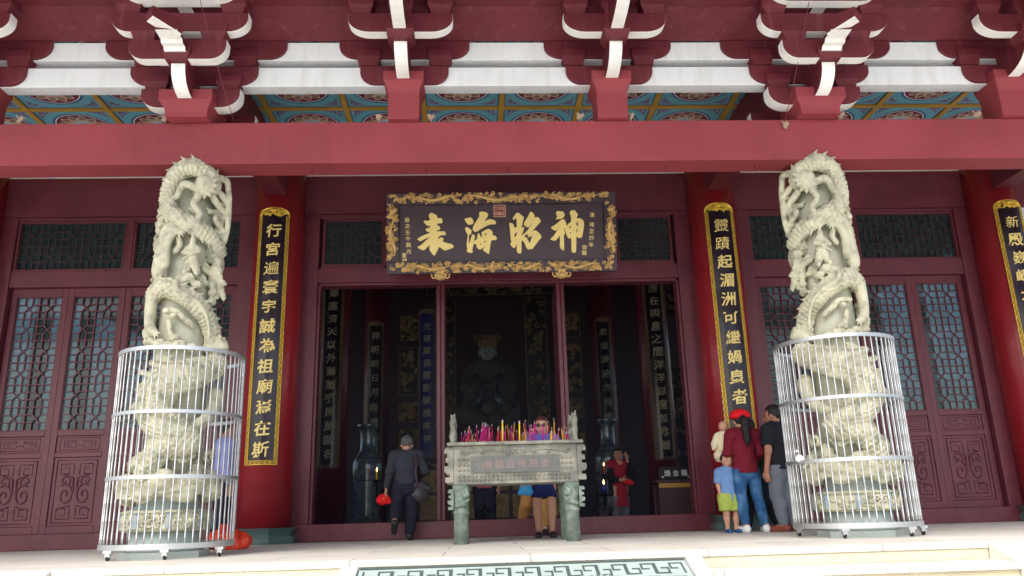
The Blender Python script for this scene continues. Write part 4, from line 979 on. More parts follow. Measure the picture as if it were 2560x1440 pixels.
def fill2d(outer, holes):
    co = []; ed = []
    for lp in [outer]+holes:
        lp = [tuple(p[:2]) for p in smooth([np.array((x, y, 0.)) for x, y in lp+[lp[0]]], 3)][:-1]
        o = len(co); co += lp; ed += [(o+i, o+(i+1) % len(lp)) for i in range(len(lp))]
    inp = [Vector(c) for c in co]
    v, e, f, _, _, _ = delaunay_2d_cdt(inp, ed, [], 0, 1e-4)
    v = [(p.x, p.y) for p in v]
    def inside(x, y):
        c = False
        for (i, j) in ed:
            (x0, y0), (x1, y1) = co[i], co[j]
            if (y0 > y) != (y1 > y) and x < (x1-x0)*(y-y0)/(y1-y0)+x0: c = not c
        return c
    f = [t for t in f if inside(sum(v[i][0] for i in t)/len(t), sum(v[i][1] for i in t)/len(t))]
    return v, f
PXS = 1/181.0    # board metres per photo pixel at this distance
for nm, u0, v0, sc in (('biao', 1030, 520, 11.52), ('hai', 1150, 520, 11.52), ('zhao', 1260, 520, 11.52), ('shen', 1365, 520, 11.52)):
    b = MB(); outs, holes = GL[nm]
    for oi, o in enumerate(outs):
        hs = holes if (nm != 'shen' and oi == len(outs)-1) or (nm == 'shen' and oi == 2) else []
        v, f = fill2d(o, hs)
        def tob(x, y): return ((u0+x/sc-1252)*PXS*1.0, (674.5-(v0+y/sc)+(u0+x/sc-1252)*-.0055)*PXS*1.06+.028)
        vv = [tob(*p) for p in v]; n = len(vv)
        ec = {}
        for t in f:
            for i in range(len(t)): ec[(t[i], t[(i+1) % len(t)])] = 1
        front = [pf_(p, q, .02) for p, q in vv]; bk = [pf_(p, q, .0005) for p, q in vv]
        b.add(front+bk, [t[::-1] for t in f]+[(i, j, j+n, i+n) for (i, j) in ec if (j, i) not in ec])
    b.build('character', 'goldflat', pq)
for s_, ps in (('清雍正四年', [(1.27-.006*i, .80-(.095*i if i else 0)-(.04 if i else 0)) for i in range(5)]), ('御賜', [(1.15, .345), (1.145, .265)]),
               ('歲次壬午開光', [(-1.32+.004*i, .76-.088*i) for i in range(6)]), ('重鐫', [(-1.365, .265), (-1.36, .19)])):
    b = MB(); put_text(b, s_, ps, .072, lambda p, q, d: pf_(p, q, d), .008, .004); b.build('inscription', 'goldflat', pq)
b = MB(); sx_ = -.03; pbox(b, sx_-.085, sx_+.085, .785, .955, .0005, .008, 1); pbox(b, sx_-.076, sx_+.076, .794, .946, .0081, .010, 0)
put_text(b, '雍正御筆之寶', [(sx_+.05-.05*(i//2), .905-.072*(i % 2)) for i in range(6)], .058, lambda p, q, d: pf_(p, q, d+.0102), .02, .003, mi=1)
b.build('seal_stamp', ['seal', 'sealtxt'], pq)
# lion-head pegs under the board
for x, lab in ((-.845, 'left gold lion-head peg under the name board'), (.84, 'right gold lion-head peg under the name board')):
    S = SDF(.008, .012); c = np.array((0, 0, 0.))
    S.ell(c, (.085, .06, .075)).ell(c+(0, -.05, -.02), (.04, .035, .03)).ell(c+(-.035, -.05, .02), (.016, .015, .016), k=.004).ell(c+(.035, -.05, .02), (.016, .015, .016), k=.004)
    S.cap(c+(-.06, -.05, .055), c+(-.015, -.055, .04), .012).cap(c+(.06, -.05, .055), c+(.015, -.055, .04), .012).cap(c+(-.03, -.055, -.05), c+(.03, -.055, -.05), .01)
    for s in (-1, 1):
        P = [c+np.array((s*(.09+.035*math.cos(q)), -.02, .05*math.sin(q))) for q in np.linspace(-1.9, 1.9, 9)]; S.path(P, .010)
        for q in (0, .8, 1.6): S.cap(c+(s*.06*math.cos(q), -.01, .06*math.sin(q)), c+(s*.09*math.cos(q), -.03, .095*math.sin(q)), .018, .008)
        S.cap(c+(s*.018, -.06, -.045), c+(s*.02, -.06, -.075), .007, .003, k=.003)
    V, F = S.mesh(); o = np_obj('lion_head_peg', V, F, 'oldgold'); o.location = (x, 2.95, 3.50)
    tag(o, lab, 'peg', 'lion-head pegs of the name board')

# ------------------------------------------------------------------ couplet boards on the columns
def couplet(loc, R, hw_, z0, z1, chars, label, size, step, top, m_board='board', m_gold='gold', crest=True, rz=0, group='couplet boards on the outer columns', clip=None, rnd=random.Random(4)):
    t = thing('couplet_board', label, 'sign', loc, group, rz)
    def f(a, z, d): q = a/R; return ((R+d)*math.sin(q), -(R+d)*math.cos(q), z)
    def curved(mb, a0, a1, za, zb, d0, d1, mi=0, n=8):
        v = []; 
        for i in range(n+1):
            a = a0+(a1-a0)*i/n; v += [f(a, za, d0), f(a, zb, d0), f(a, za, d1), f(a, zb, d1)]
        fs = [q for i in range(n) for q in ((4*i+2, 4*i+6, 4*i+7, 4*i+3), (4*i, 4*i+2, 4*i+6, 4*i+4)[::-1], (4*i+1, 4*i+3, 4*i+7, 4*i+5))]
        fs += [(0, 1, 3, 2), (4*n, 4*n+2, 4*n+3, 4*n+1)]
        mb.add(v, fs, mi)
    b = MB(); curved(b, -hw_, hw_, z0, z1, .004, .022); b.build('panel', m_board, t)
    bw = .045
    b = MB()
    for a0, a1, za, zb in ((-hw_, -hw_+.008, z0, z1), (hw_-.008, hw_, z0, z1), (-hw_+bw-.006, -hw_+bw, z0+.05, z1-.02), (hw_-bw, hw_-bw+.006, z0+.05, z1-.02), (-hw_, hw_, z0-.008, z0), (-hw_+bw, hw_-bw, z0+.045, z0+.05)):
        curved(b, a0, a1, za, zb, .006, .032)
    b2 = MB()
    for a0, a1, za, zb in ((-hw_+.0085, -hw_+bw-.0065, z0+.001, z1-.03), (hw_-bw+.0065, hw_-.0085, z0+.001, z1-.03), (-hw_+bw-.006, hw_-bw+.006, z0+.001, z0+.0445)): curved(b2, a0, a1, za, zb, .0225, .0255)
    b2.build('border_ground', 'goldback' if m_gold == 'gold' else m_board, t)
    n = int((z1-z0)/.045)
    for s in (-1, 1):
        a = s*(hw_-bw/2-.002); P = []
        for i in range(n*2):
            z = z0+.03+(z1-z0-.06)*i/(n*2-1); P.append(f(a+.011*math.sin(i*1.57), z, .024))
        b.tube(P, .006, 5)
        for i in range(n):
            z = z0+.03+(z1-z0-.06)*(i+.5)/n; relief_curl(b, f, a+.007*(-1)**i, z, .0135, th=.007, ph=i*1.1, n=6, turns=.9)
    for i in range(7): relief_curl(b, lambda p, q, l: f(p, q, .02+l), -hw_+.03+(2*hw_-.06)*i/6, z0+.022, .018, th=.007, ph=i, n=7)
    b.build('gilt_border', m_gold, t)
    if crest:
        b = MB(); v = []
        m_ = 14
        pts = [(hw_*math.cos(q)*1.02, z1-.03+.13*math.sin(q)**.7 if math.sin(q) > 0 else z1-.03) for q in np.linspace(0, math.pi, m_)]
        n_ = len(pts)
        for lv in (.004, .034): v += [f(p, q, lv) for p, q in pts]
        b.add(v, [tuple(range(n_, 2*n_))]+[(i, i+1, n_+i+1, n_+i) for i in range(n_-1)])
        for i in range(34):
            q = rnd.uniform(.12, math.pi-.12); r = rnd.uniform(.2, .95); a, z = hw_*.93*r*math.cos(q), z1-.03+.115*r*math.sin(q)
            relief_curl(b, lambda p, q_, l: f(p, q_, .034+l), a, z, rnd.uniform(.012, .026), th=.010, ph=rnd.random()*6, n=7)
        for s in (-1, 1): b.ball(f(s*.07, z1+.0, .045), .024, 9, 6)
        b.ball(f(0, z1+.05, .045), (.06, .03, .025), 10, 6)
        b.build('gilt_crest', m_gold, t)
    for i, ch in enumerate(chars):
        b = MB(); put_text(b, ch, [(rnd.uniform(-.008, .008), top-step*i)], size*rnd.uniform(.93, 1.07), lambda p, q, d: f(p, q, d+.022), .019, .007, shear=.12, tilt=.06)
        b.build('character', 'goldflat' if m_gold == 'gold' else 'dimsilver', t)
    return t
ZT, ZB = 4.475, 1.0
couplet((-3.2, 3.42, 0), .355, .205, ZB, ZT, '行宮遍寰宇誠為祖廟焉在斯', 'tall black couplet board with gold border on the red column left of the door', .20, .276, 4.225)
couplet((3.2, 3.42, 0), .355, .205, ZB, ZT, '靈蹟起湄洲可繼媧皇者古今', 'tall black couplet board on the red column behind the family, right of the door', .20, .276, 4.225)
couplet((7.55, 3.42, 0), .355, .205, ZB, ZT, '新殿巍峨大海揚波人共仰', 'couplet board on the outermost red column, cut off by the right edge', .20, .276, 4.225)
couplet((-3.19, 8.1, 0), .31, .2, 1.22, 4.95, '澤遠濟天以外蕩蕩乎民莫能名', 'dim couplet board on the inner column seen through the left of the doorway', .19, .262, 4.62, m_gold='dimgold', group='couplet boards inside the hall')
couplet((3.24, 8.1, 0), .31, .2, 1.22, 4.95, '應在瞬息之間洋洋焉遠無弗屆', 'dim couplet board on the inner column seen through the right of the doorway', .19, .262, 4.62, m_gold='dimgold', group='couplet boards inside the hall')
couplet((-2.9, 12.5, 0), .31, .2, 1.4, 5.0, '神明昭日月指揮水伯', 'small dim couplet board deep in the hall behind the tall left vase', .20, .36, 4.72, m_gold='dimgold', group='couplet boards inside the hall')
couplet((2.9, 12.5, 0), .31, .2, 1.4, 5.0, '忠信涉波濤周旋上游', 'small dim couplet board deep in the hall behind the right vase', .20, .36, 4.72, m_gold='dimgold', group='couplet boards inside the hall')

# ------------------------------------------------------------------ bronze incense burner
BU = thing('incense_burner', 'rectangular bronze incense burner on verdigris legs in front of the doorway', 'incense burner', (.03, 1.3, 0))
bx, by = .655, .34; ZB0, ZB1 = .60, 1.0
b = MB(); b.box(-bx, bx, -by, -by+.03, ZB0, ZB1); b.box(-bx, bx, by-.03, by, ZB0, ZB1); b.box(-bx, -bx+.03, -by+.03, by-.03, ZB0, ZB1); b.box(bx-.03, bx, -by+.03, by-.03, ZB0, ZB1); b.box(-bx+.03, bx-.03, -by+.03, by-.03, ZB0+.0, ZB0+.03)
b.build('tub', 'bronze', BU, bevel=.006)
b = MB(); r0 = .075
b.box(-bx-.07, bx+.07, -by-.05, -by+.05, ZB1, ZB1+.035); b.box(-bx-.07, bx+.07, by-.05, by+.05, ZB1, ZB1+.035); b.box(-bx-.07, -bx+.05, -by+.05, by-.05, ZB1, ZB1+.035); b.box(bx-.05, bx+.07, -by+.05, by-.05, ZB1, ZB1+.035)
b.build('rim', 'bronze', BU, bevel=.006)
b = MB(); b.box(-bx+.03, bx-.03, -by+.03, by-.03, ZB1-.06, ZB1-.015); b.build('ash_bed', 'ash', BU)
b = MB(); b.box(-bx+.02, bx-.02, -by-.004, -by-.0005, ZB0+.20, ZB1-.006, 0)
fy = lambda a, z, l: (a, -by-.004-l, z)
for s in (-1, 1):
    P = [fy(s*(.55-.40*t), .935+.022*math.sin(3.4*t-.3)-.02*(1-t), .004) for t in np.linspace(0, 1, 20)]; b.tube(P, .009, 6)
    for cx, cz, r, ph in ((.565, .93, .025, 0), (.20, .925, .022, 2), (.35, .925, .016, 4)): relief_curl(b, fy, s*cx, cz, r, th=.008, ph=ph, sg=s)
    for i, q in enumerate((.05, .085, .12)): b.tube([fy(s*q, .945, .004), fy(s*(q+.02), .915+.006*i, .008), fy(s*(q+.055), .945+.01*i, .004)], [.006, .012, .003], 5)
b.ball(fy(0, .955, .002), (.022, .012, .022), 12, 8); b.tube([fy(-.10, .895, .002), fy(-.05, .905, .003), fy(0, .928, .004), fy(.05, .905, .003), fy(.1, .895, .002)], .008, 5)
b.build('scroll_relief', 'bronze', BU)
b = MB(); b.box(-.475, .465, -by-.012, -by-.005, .712, .885); pl = b.build('inscription_plate', 'bronzedark', BU, bevel=.003)
b = MB(); put_text(b, '廟祖且脩原崇', [(-.30+.122*i, .80) for i in range(6)], .10, lambda p, q, d: (p, -by-.012-d, q), .002, .004); b.build('lettering', 'sealpink', pl)
b = MB()
for i, s_ in enumerate(('公元二零零二', '歲次壬午年', '湄洲祖廟', '信士')): put_text(b, s_, [(-.355-.029*i, .862-.024*j) for j in range(len(s_))], .02, lambda p, q, d: (p, -by-.012-d, q), .02, .002)
for i, s_ in enumerate(('信士敬獻', '弟子等立', '吉日')): put_text(b, s_, [(.375+.029*i, .855-.03*j) for j in range(len(s_))], .022, lambda p, q, d: (p, -by-.012-d, q), .02, .002)
b.build('small_lettering', 'bronze', pl)
b = MB()
st = [(x, z) for x in (-.595, -.55, -.505) for z in (.855, .80, .745)]+[(-x-.01, z) for x in (-.595, -.55, -.505) for z in (.855, .80, .745)]+[(-.595+.0443*i*1.0, z) for i in range(27) for z in (.685, .645)]
for x, z in st: b.ball((x, -by-.002, z), (.0155, .02, .0155), 8, 6)
o = b.build('stud', 'bronze', BU); o['kind'] = 'stuff'
def hooked(mb, fn, w, h, th):
    # comb-like flange with hooked teeth, outline in (out, up)
    pr = [(0, 0), (w*.9, 0), (w*.9, h*.16), (w*.45, h*.16), (w*.45, h*.24), (w*.8, h*.26), (w, h*.32), (w, h*.46), (w*.5, h*.48), (w*.5, h*.55), (w*.85, h*.57), (w*.85, h*.7), (w*.5, h*.71), (w*.5, h*.80), (w*.7, h*.83), (w*.95, h*.80), (w, h*.9), (w*.8, h), (0, h)]
    mb.prism(pr, -th/2, th/2, fn)
    return mb
for sx in (-1, 1):
    for sy in (-1, 1):
        b = MB(); hooked(b, lambda o, u, d: (sx*(bx+.001+o), sy*(by-.03)+d, ZB0+.02+u), .10, .37, .05); b.build('corner_flange', 'bronze', BU, bevel=.006)
        lx, ly = sx*.585, sy*.265
        b = MB(); b.lathe([(.076, 0), (.074, .3), (.078, .305), (.084, .312), (.084, .33), (.078, .336), (.076, .345), (.08, .45), (.088, .56), (.088, .6)], (lx, ly, 0), 28)
        lg = b.build('leg', 'verdigris', BU)
        if sy < 0:
            S = SDF(.008, .015); c = np.array((lx-sx*.0, ly-.075, .47))
            S.ell(c, (.06, .03, .10)).ell(c+(-.03*sx, -.02, .035), (.028, .03, .045)).cap(c+(-sx*.06, 0, .08), c+(-sx*.075, -.035, .02), .02, .014).cap(c+(-sx*.075, -.035, .02), c+(-sx*.045, -.045, .0), .014, .01)
            S.ell(c+(sx*.02, -.02, -.03), (.022, .02, .016), k=.004).cap(c+(-sx*.045, -.01, -.07), c+(sx*.05, -.02, -.09), .018).cap(c+(-sx*.05, -.02, -.045), c+(-sx*.09, -.02, -.02), .022, .008)
            V, F = S.mesh(noise=wob(.002, 90)); np_obj('beast_mask', V, F, 'verdigris', lg)
            b = MB(); hooked(b, lambda o, u, d: (lx+sx*(.072+o), ly-.045+d, .345+u), .065, .21, .05); b.build('leg_flange', 'verdigris', lg, bevel=.005)
    S = SDF(.008, .02); x0 = sx*(bx+.01)
    for sy in (-1, 1):
        S.cap((x0, sy*.12, ZB1+.035), (x0, sy*.15, ZB1+.27), .04, .032, cuta=True).cap((x0, sy*.15, ZB1+.27), (x0+.018, sy*.15, ZB1+.36), .026, .012).cap((x0, sy*.15, ZB1+.27), (x0-.02, sy*.15, ZB1+.345), .026, .014)
        S.ell((x0, sy*.12-.02, ZB1+.06), (.032, .032, .03), k=.005)
    S.cap((x0, -.14, ZB1+.25), (x0, .14, ZB1+.25), .028)
    V, F = S.mesh(noise=wob(.004, 60)); np_obj('ear_handle', V, F, 'bronze', BU)
# incense sticks: every stick a thing; same-coloured ones share their words
rnd = random.Random(21)
def stick(x, y, h, m, dx, dy, lab, grp, r=.0031, tip=True, name='incense_stick', cat='incense stick'):
    b = MB(); z0 = ZB1-.03; P = lambda t: (dx*t, dy*t, h*t)
    b.tube([P(0), P(.5), P(1)], r, 6)
    o = b.build(name, m); o.location = (.03+x, 1.3+y, z0); tag(o, lab, cat, grp)
    if tip:
        b = MB(); b.tube([P(1.0), (dx*1.0+.002, dy, h+.028)], [r*1.05, r*.7], 6); b.build('ash_tip', 'ashtip', o)
KS = {'mag': ('thin magenta incense stick standing in the ash of the bronze burner', 'magenta incense sticks in the burner'), 'yel': ('thin yellow incense stick standing in the ash of the bronze burner', 'yellow incense sticks in the burner'), 'incred': ('thin red incense stick standing in the ash of the bronze burner', 'red incense sticks in the burner')}
# bundles at (x, count, spread, height, lean, colour)
for x, n, sp, h, ln, m in ((-.55, 7, .035, .22, .05, 'mag'), (-.52, 4, .03, .2, .03, 'incred'), (-.45, 4, .03, .19, .0, 'yel'), (-.36, 14, .05, .26, .045, 'mag'), (-.28, 9, .04, .24, .02, 'mag'), (-.2, 3, .03, .22, .0, 'incred'), (-.14, 6, .03, .18, -.01, 'incred'),
        (-.10, 3, .03, .25, .01, 'mag'), (.01, 5, .03, .24, -.02, 'mag'), (.1, 5, .03, .17, .01, 'yel'), (.15, 4, .03, .20, .01, 'yel'), (.19, 8, .03, .26, .02, 'mag'), (.25, 3, .03, .2, .03, 'incred'), (.33, 3, .03, .27, -.03, 'mag'), (.40, 4, .05, .18, .0, 'incred'), (.46, 3, .05, .25, .02, 'yel'),
        (.55, 6, .04, .2, .0, 'yel'), (.6, 3, .03, .17, .0, 'mag'), (-.47, 3, .06, .1, .02, 'incred'), (-.02, 6, .12, .08, .02, 'incred'), (.3, 6, .15, .09, .01, 'yel'), (-.25, 4, .1, .1, .02, 'incred')):
    for i in range(n):
        l, g = KS[m]; x_ = max(-.6, min(.6, x+rnd.gauss(0, sp*.5)))
        stick(x_, rnd.uniform(-.16, .12), h*rnd.uniform(.72, 1.08), m, ln*rnd.uniform(.2, 1.2)+rnd.gauss(0, .008), rnd.gauss(0, .01), l, g, tip=rnd.random() < .6)
for i in range(60):
    m = rnd.choices(('mag', 'yel', 'incred'), (5, 3, 2))[0]; l, g = KS[m]
    stick(rnd.uniform(-.58, .6), rnd.uniform(-.2, .2), rnd.uniform(.12, .31), m, rnd.gauss(0, .022), rnd.gauss(0, .015), l, g, r=.0026, tip=rnd.random() < .4)
for x, h, lab in ((-.13, .285, 'tall thick yellow candle in the bronze burner, left of the other two'), (.055, .27, 'thick yellow candle in the middle of the bronze burner'), (.40, .15, 'short thick yellow candle in the burner in front of the woman in sunglasses')):
    stick(x, -.18, h, 'wax', .005, 0, lab, 'thick candles in the burner', r=.0095, name='candle', cat='candle')

# ------------------------------------------------------------------ small things
for i, (x, z, rr, lab) in enumerate(((-4.88, 4.15, .9, 'beige cloth-wrapped bulb on the beam at the far left edge'), (-3.46, 4.15, 1, 'beige cloth-wrapped bulb on the beam left of the left column bracket'), (-1.32, 4.15, 1, 'beige cloth-wrapped bulb on the beam just left of the second red bracket block'),
        (-.79, 4.15, 1, 'beige cloth-wrapped bulb on the beam just right of the second red bracket block'), (.74, 4.15, 1, 'beige cloth-wrapped bulb on the beam just left of the third red bracket block'), (1.27, 4.15, 1, 'beige cloth-wrapped bulb on the beam just right of the third red bracket block'),
        (3.48, 4.15, 1, 'beige cloth-wrapped bulb on the beam just right of the right column bracket'), (4.95, 4.15, 1.1, 'beige cloth-wrapped bulb on the beam near the right edge'), (2.86, 4.07, 1.1, 'beige cloth-wrapped bulb hanging on the front face of the beam, by the thin wire'))):
    S = SDF(.006, .015); q = .4*math.sin(i*2.1); c = np.array((0, 0, .03))
    S.cap(c+(-.02-.02*q, 0, .02), c+(.02+.02*q, -.01, .055), .022*rr, .026*rr).ell(c+(.03*math.cos(i), -.012, .062), (.03, .02, .02)).cap(c, c+(.005, .0, -.02), .012, .008).cap(c+(-.02, 0, .06), c+(-.045, -.01, .085), .014, .008)
    V, F = S.mesh(noise=wob(.003, 110, i)); V = V*.8; o = np_obj('wrapped_bulb', V, F, 'rope'); o.location = (x, -.27 if z > 4.1 else -.325, z+.003 if z > 4.1 else z-.05); tag(o, lab, 'bulb', 'cloth-wrapped bulbs along the beam')
for P0, P1, lab in (((-2.95, -1.0, 5.10), (-2.76, -.33, 4.15), 'thin red wire hanging from the left column bracket to the beam'), ((2.96, -1.0, 5.06), (2.84, -.33, 4.08), 'thin red wire hanging from the right column bracket to the beam')):
    P0, P1 = np.array(P0), np.array(P1); b = MB(); b.tube([P0+(P1-P0)*t+np.array((0, -.03*math.sin(math.pi*t), -.02*math.sin(math.pi*t))) for t in np.linspace(0, 1, 10)], .0035, 5); tag(b.build('hanging_wire', 'wire'), lab, 'wire', 'hanging wires')
S = SDF(.009, .05); S.ell((0, 0, .09), (.17, .12, .085)).ell((.10, -.02, .05), (.13, .1, .05)).ell((-.10, 0, .08), (.1, .09, .06)).cap((-.02, 0, .13), (-.05, 0, .21), .05, .02)
V, F = S.mesh(noise=wob(.008, 38), clip=lambda X, Y, Z: .002-Z+0*X+0*Y); o = np_obj('plastic_bag', V, F, 'orange'); o.location = (-3.10, 1.55, 0); o.scale = (1.2, 1.2, 1.2)
tag(o, 'knotted orange-red plastic bag on the floor beside the foot of the left column', 'bag')

# ------------------------------------------------------------------ people
def person(label, x, y, H, yaw=0, pose={}, wear=(), hair=None, skin='skin', z=0, hands=(.35, .35), grip=None, face=True, vox=None, fat=1.0, group=None):
    """joints are in body heights: x to the person's right when yaw = 0 (seen from behind), y forward, z up; yaw turns the whole person"""
    J = dict(pel=(0, 0, .525), chest=(0, .0, .725), neck=(0, -.008, .83), head=(0, .014, .925), look=(0, 1, -.05),
             shoL=(-.108, -.005, .805), shoR=(.108, -.005, .805), elbL=(-.135, -.02, .64), elbR=(.135, -.02, .64), wriL=(-.14, .03, .485), wriR=(.14, .03, .485),
             hipL=(-.052, 0, .505), hipR=(.052, 0, .505), kneL=(-.058, .012, .275), kneR=(.058, .012, .275), ankL=(-.06, -.012, .045), ankR=(.06, -.012, .045),
             toeL=(-.072, .095, .018), toeR=(.072, .095, .018), fdL=(0, .02, -1), fdR=(0, .02, -1))
    J.update(pose); vx = vox or .0075*max(.75, H/1.4)
    J = {k: np.array(v, float) for k, v in J.items()}
    t = thing('person', label, 'person', (x, y, z), group, yaw)
    h = lambda k: J[k]*H
    up = J['neck']-J['pel']; up /= np.linalg.norm(up)
    fw = np.cross(J['shoR']-J['shoL'], up)*-1; fw = np.cross(up, J['shoR']-J['shoL']); fw /= np.linalg.norm(fw)
    lk = J['look']/np.linalg.norm(J['look']); rt = np.cross(lk, (0, 0, 1)); rt /= np.linalg.norm(rt); hu = np.cross(rt, lk)
    A = [rt, lk, hu]; hp = lambda a, b_, c: h('head')+H*(rt*a+lk*b_+hu*c)
    def torso(S, g=0, lo=0):
        S.cap(h('pel'), h('pel')*.55+h('chest')*.45, .088*H*fat+g, .076*H*fat+g, k=.03, flat=(fw, .72)).cap(h('pel')*.55+h('chest')*.45, h('chest'), .076*H*fat+g, .088*H*fat+g, k=.03, flat=(fw, .70))
        S.cap(h('chest'), h('chest')*.45+h('neck')*.55, .088*H*fat+g, .066*H+g, k=.03, flat=(fw, .68)); S.cap(h('shoL')*.8+h('neck')*.2-np.array((0, 0, .012*H)), h('shoR')*.8+h('neck')*.2-np.array((0, 0, .012*H)), .040*H+g, k=.04)
        S.cap(h('shoL')*.95+h('neck')*.05, h('neck')+up*.0, .034*H+g, .036*H+g, k=.03).cap(h('shoR')*.95+h('neck')*.05, h('neck'), .034*H+g, .036*H+g, k=.03)
    def arm(S, s, upto=2.0, g=0, cut=False):
        a, e, w_ = h('sho'+s), h('elb'+s), h('wri'+s)
        if upto <= 1: S.cap(a, a+(e-a)*upto, .036*H*fat+g, .030*H*fat+g*1.3, cutb=cut, k=.03)
        else:
            S.cap(a, e, .035*H*fat+g, .027*H*fat+g, k=.03); q = upto-1; S.cap(e, e+(w_-e)*q, .026*H*fat+g, (.026-.008*q)*H*fat+g, cutb=cut, k=.02)
    def leg(S, s, upto=2.0, g=0, cut=False):
        a, k_, f_ = h('hip'+s), h('kne'+s), h('ank'+s)
        if upto <= 1: S.cap(a, a+(k_-a)*upto, .062*H*fat+g, (.062-.020*upto)*H*fat+g*1.5, cutb=cut, k=.03)
        else:
            S.cap(a, k_, .062*H*fat+g, .040*H*fat+g, k=.03); q = upto-1; m_ = k_+(f_-k_)*.32-fw*.010*H
            S.cap(k_, m_, .038*H*fat+g, .040*H*fat+g, k=.02).cap(m_, k_+(f_-k_)*q, .040*H*fat+g, (.040-.016*q)*H*fat+g*1.2, cutb=cut, k=.02)
    S = SDF(vx, .02*H)
    torso(S)
    S.cap(h('neck')-up*.01*H, hp(0, -.012, -.03), .034*H, .031*H, k=.02)
    S.ell(hp(0, -.004, .012), (.052*H, .066*H, .066*H), k=.02, rot=A).ell(hp(0, .018, -.028), (.040*H, .044*H, .046*H), k=.03, rot=A)
    S.cap(hp(0, .064, -.002), hp(0, .076, -.022), .008*H, .012*H, k=.008).cap(hp(-.012, .058, -.046), hp(.012, .058, -.046), .008*H, k=.006)
    for s in (-1, 1): S.ell(hp(s*.052, -.004, -.008), (.009*H, .016*H, .024*H), k=.006, rot=A)
    for s, sg, cu in (('L', -1, hands[0]), ('R', 1, hands[1])):
        arm(S, s); leg(S, s); S.cap(h('ank'+s)-fw*.012*H, h('toe'+s), .030*H, .022*H, k=.015)
        wv = h('wri'+s); d = J['fd'+s]/np.linalg.norm(J['fd'+s]); ar = np.array((0, 0, 1.)) if abs(d[2]) < .8 else np.array((0, 1., 0)); ar = ar-d*(ar@d); ar /= np.linalg.norm(ar); pn = np.cross(d, ar)*sg
        pc = wv+d*.035*H; S.cap(wv, pc+d*.012*H, .018*H, .026*H, k=.01, flat=(pn, .5))
        for i, (o_, L_) in enumerate(((-.021, .036), (-.007, .043), (.007, .044), (.020, .039))):
            b0 = pc+d*.022*H+ar*o_*H; k1 = b0+(d*(1-.4*cu)-pn*.7*cu)*L_*.6*H; k2 = k1+(d*(1-1.6*cu)-pn*1.2*cu)*L_*.55*H
            S.cap(b0, k1, .0078*H, .0070*H, k=.003).cap(k1, k2, .0070*H, .0058*H, k=.003)
        b0 = wv+d*.018*H+ar*.020*H; k1 = b0+(d*.5+ar*.75-pn*.3)*.030*H; S.cap(b0, k1, .010*H, .0085*H, k=.006).cap(k1, k1+(d*.8+ar*.15-pn*.3)*.028*H, .0085*H, .0065*H, k=.003)
    V, F = S.mesh(); body = np_obj('body', V, F, skin, t)
    wr = wob(.0035, 34, x*3); wr2 = wob(.006, 26, x)
    for wd in wear:
        kind, m = wd[0], wd[1]; o = wd[2] if len(wd) > 2 else {}
        S = SDF(vx, .02*H); clip = None; nz = wr
        if kind == 'top':
            torso(S, .012*H+o.get('g', 0)); 
            for s in 'LR': arm(S, s, o.get('sleeve', 1.95), .011*H+o.get('g', 0)*.5, True)
            hem, nk = o.get('hem', .47)*H, o.get('neck', .845)*H
            S.cap(h('pel')+up*.03*H, h('pel')-np.array((0, 0, max(.01, .525-o.get('hem', .47))*H+.03)), .096*H*fat+.012*H, .104*H*fat+.016*H, flat=(fw, .80))
            pd = h('pel'); clip = lambda X, Y, Z: np.maximum(hem-Z, np.sqrt((X-h('neck')[0])**2+(Y-h('neck')[1])**2+(Z-h('neck')[2]-.03*H)**2)*-1+.048*H)+0*X
            nm = o.get('name', 'shirt')
            ca = clip
            if o.get('sleeve', 1.95) > 1:   # forearms may hang below the hem: only clip near the trunk
                zone = 9. if min(J['wriL'][2], J['wriR'][2]) > o.get('hem', .47)+.03 else .132*H; clip = lambda X, Y, Z: np.where(np.abs(X-pd[0]) < zone, ca(X, Y, Z), -1.)
        elif kind == 'pants':
            S.cap(h('pel')+up*.02*H, h('pel')-up*.03*H, .092*H*fat, .094*H*fat, flat=(fw, .74))
            for s in 'LR': leg(S, s, o.get('len', 1.97), o.get('g', .011*H), True)
            wz = o.get('waist', .565)*H; clip = lambda X, Y, Z: Z-wz+0*X+0*Y
            nm = o.get('name', 'trousers')
        elif kind == 'skirt':
            c0 = h('pel')+up*.05*H; c1 = (h('kneL')+h('kneR'))/2*o.get('k', .9)+h('pel')*(1-o.get('k', .9)); c1 = c1*1.0
            S.cap(c0, c1, .088*H*fat, .115*H*fat, flat=(fw, .78), cutb=True); nm = 'skirt'; nz = wr2
        elif kind == 'dress':
            torso(S, .012*H); arm(S, 'L', .3, .012*H, True); arm(S, 'R', .3, .012*H, True); c1 = (h('kneL')+h('kneR'))/2; S.cap(h('pel'), c1, .092*H, .11*H, flat=(fw, .78), cutb=True); nm = 'dress'
            clip = lambda X, Y, Z: .05*H-np.sqrt((X-h('neck')[0])**2+(Y-h('neck')[1]-.03*H)**2+(Z-h('neck')[2]-.0*H)**2)
        elif kind == 'shoes':
            for s in 'LR':
                a, b_ = h('ank'+s)-fw*.022*H, h('toe'+s); a = a*np.array((1, 1, 1))-np.array((0, 0, .014*H)); S.cap(a, b_+np.array((0, 0, .004*H)), .033*H, .026*H, k=.02)
                S.cap(a-np.array((0, 0, .01*H)), b_-np.array((0, 0, .004*H)), .026*H, .024*H, k=.01)
            if not o.get('high'): 
                hz = .05*H; 
            nm = 'shoes'; nz = None
            if o.get('flat', True): clip = lambda X, Y, Z: .001-Z+0*X+0*Y
        V, F = S.mesh(noise=(lambda X, Y, Z, nz=nz: nz(X, Y, Z)-.0045) if nz else None, clip=clip)
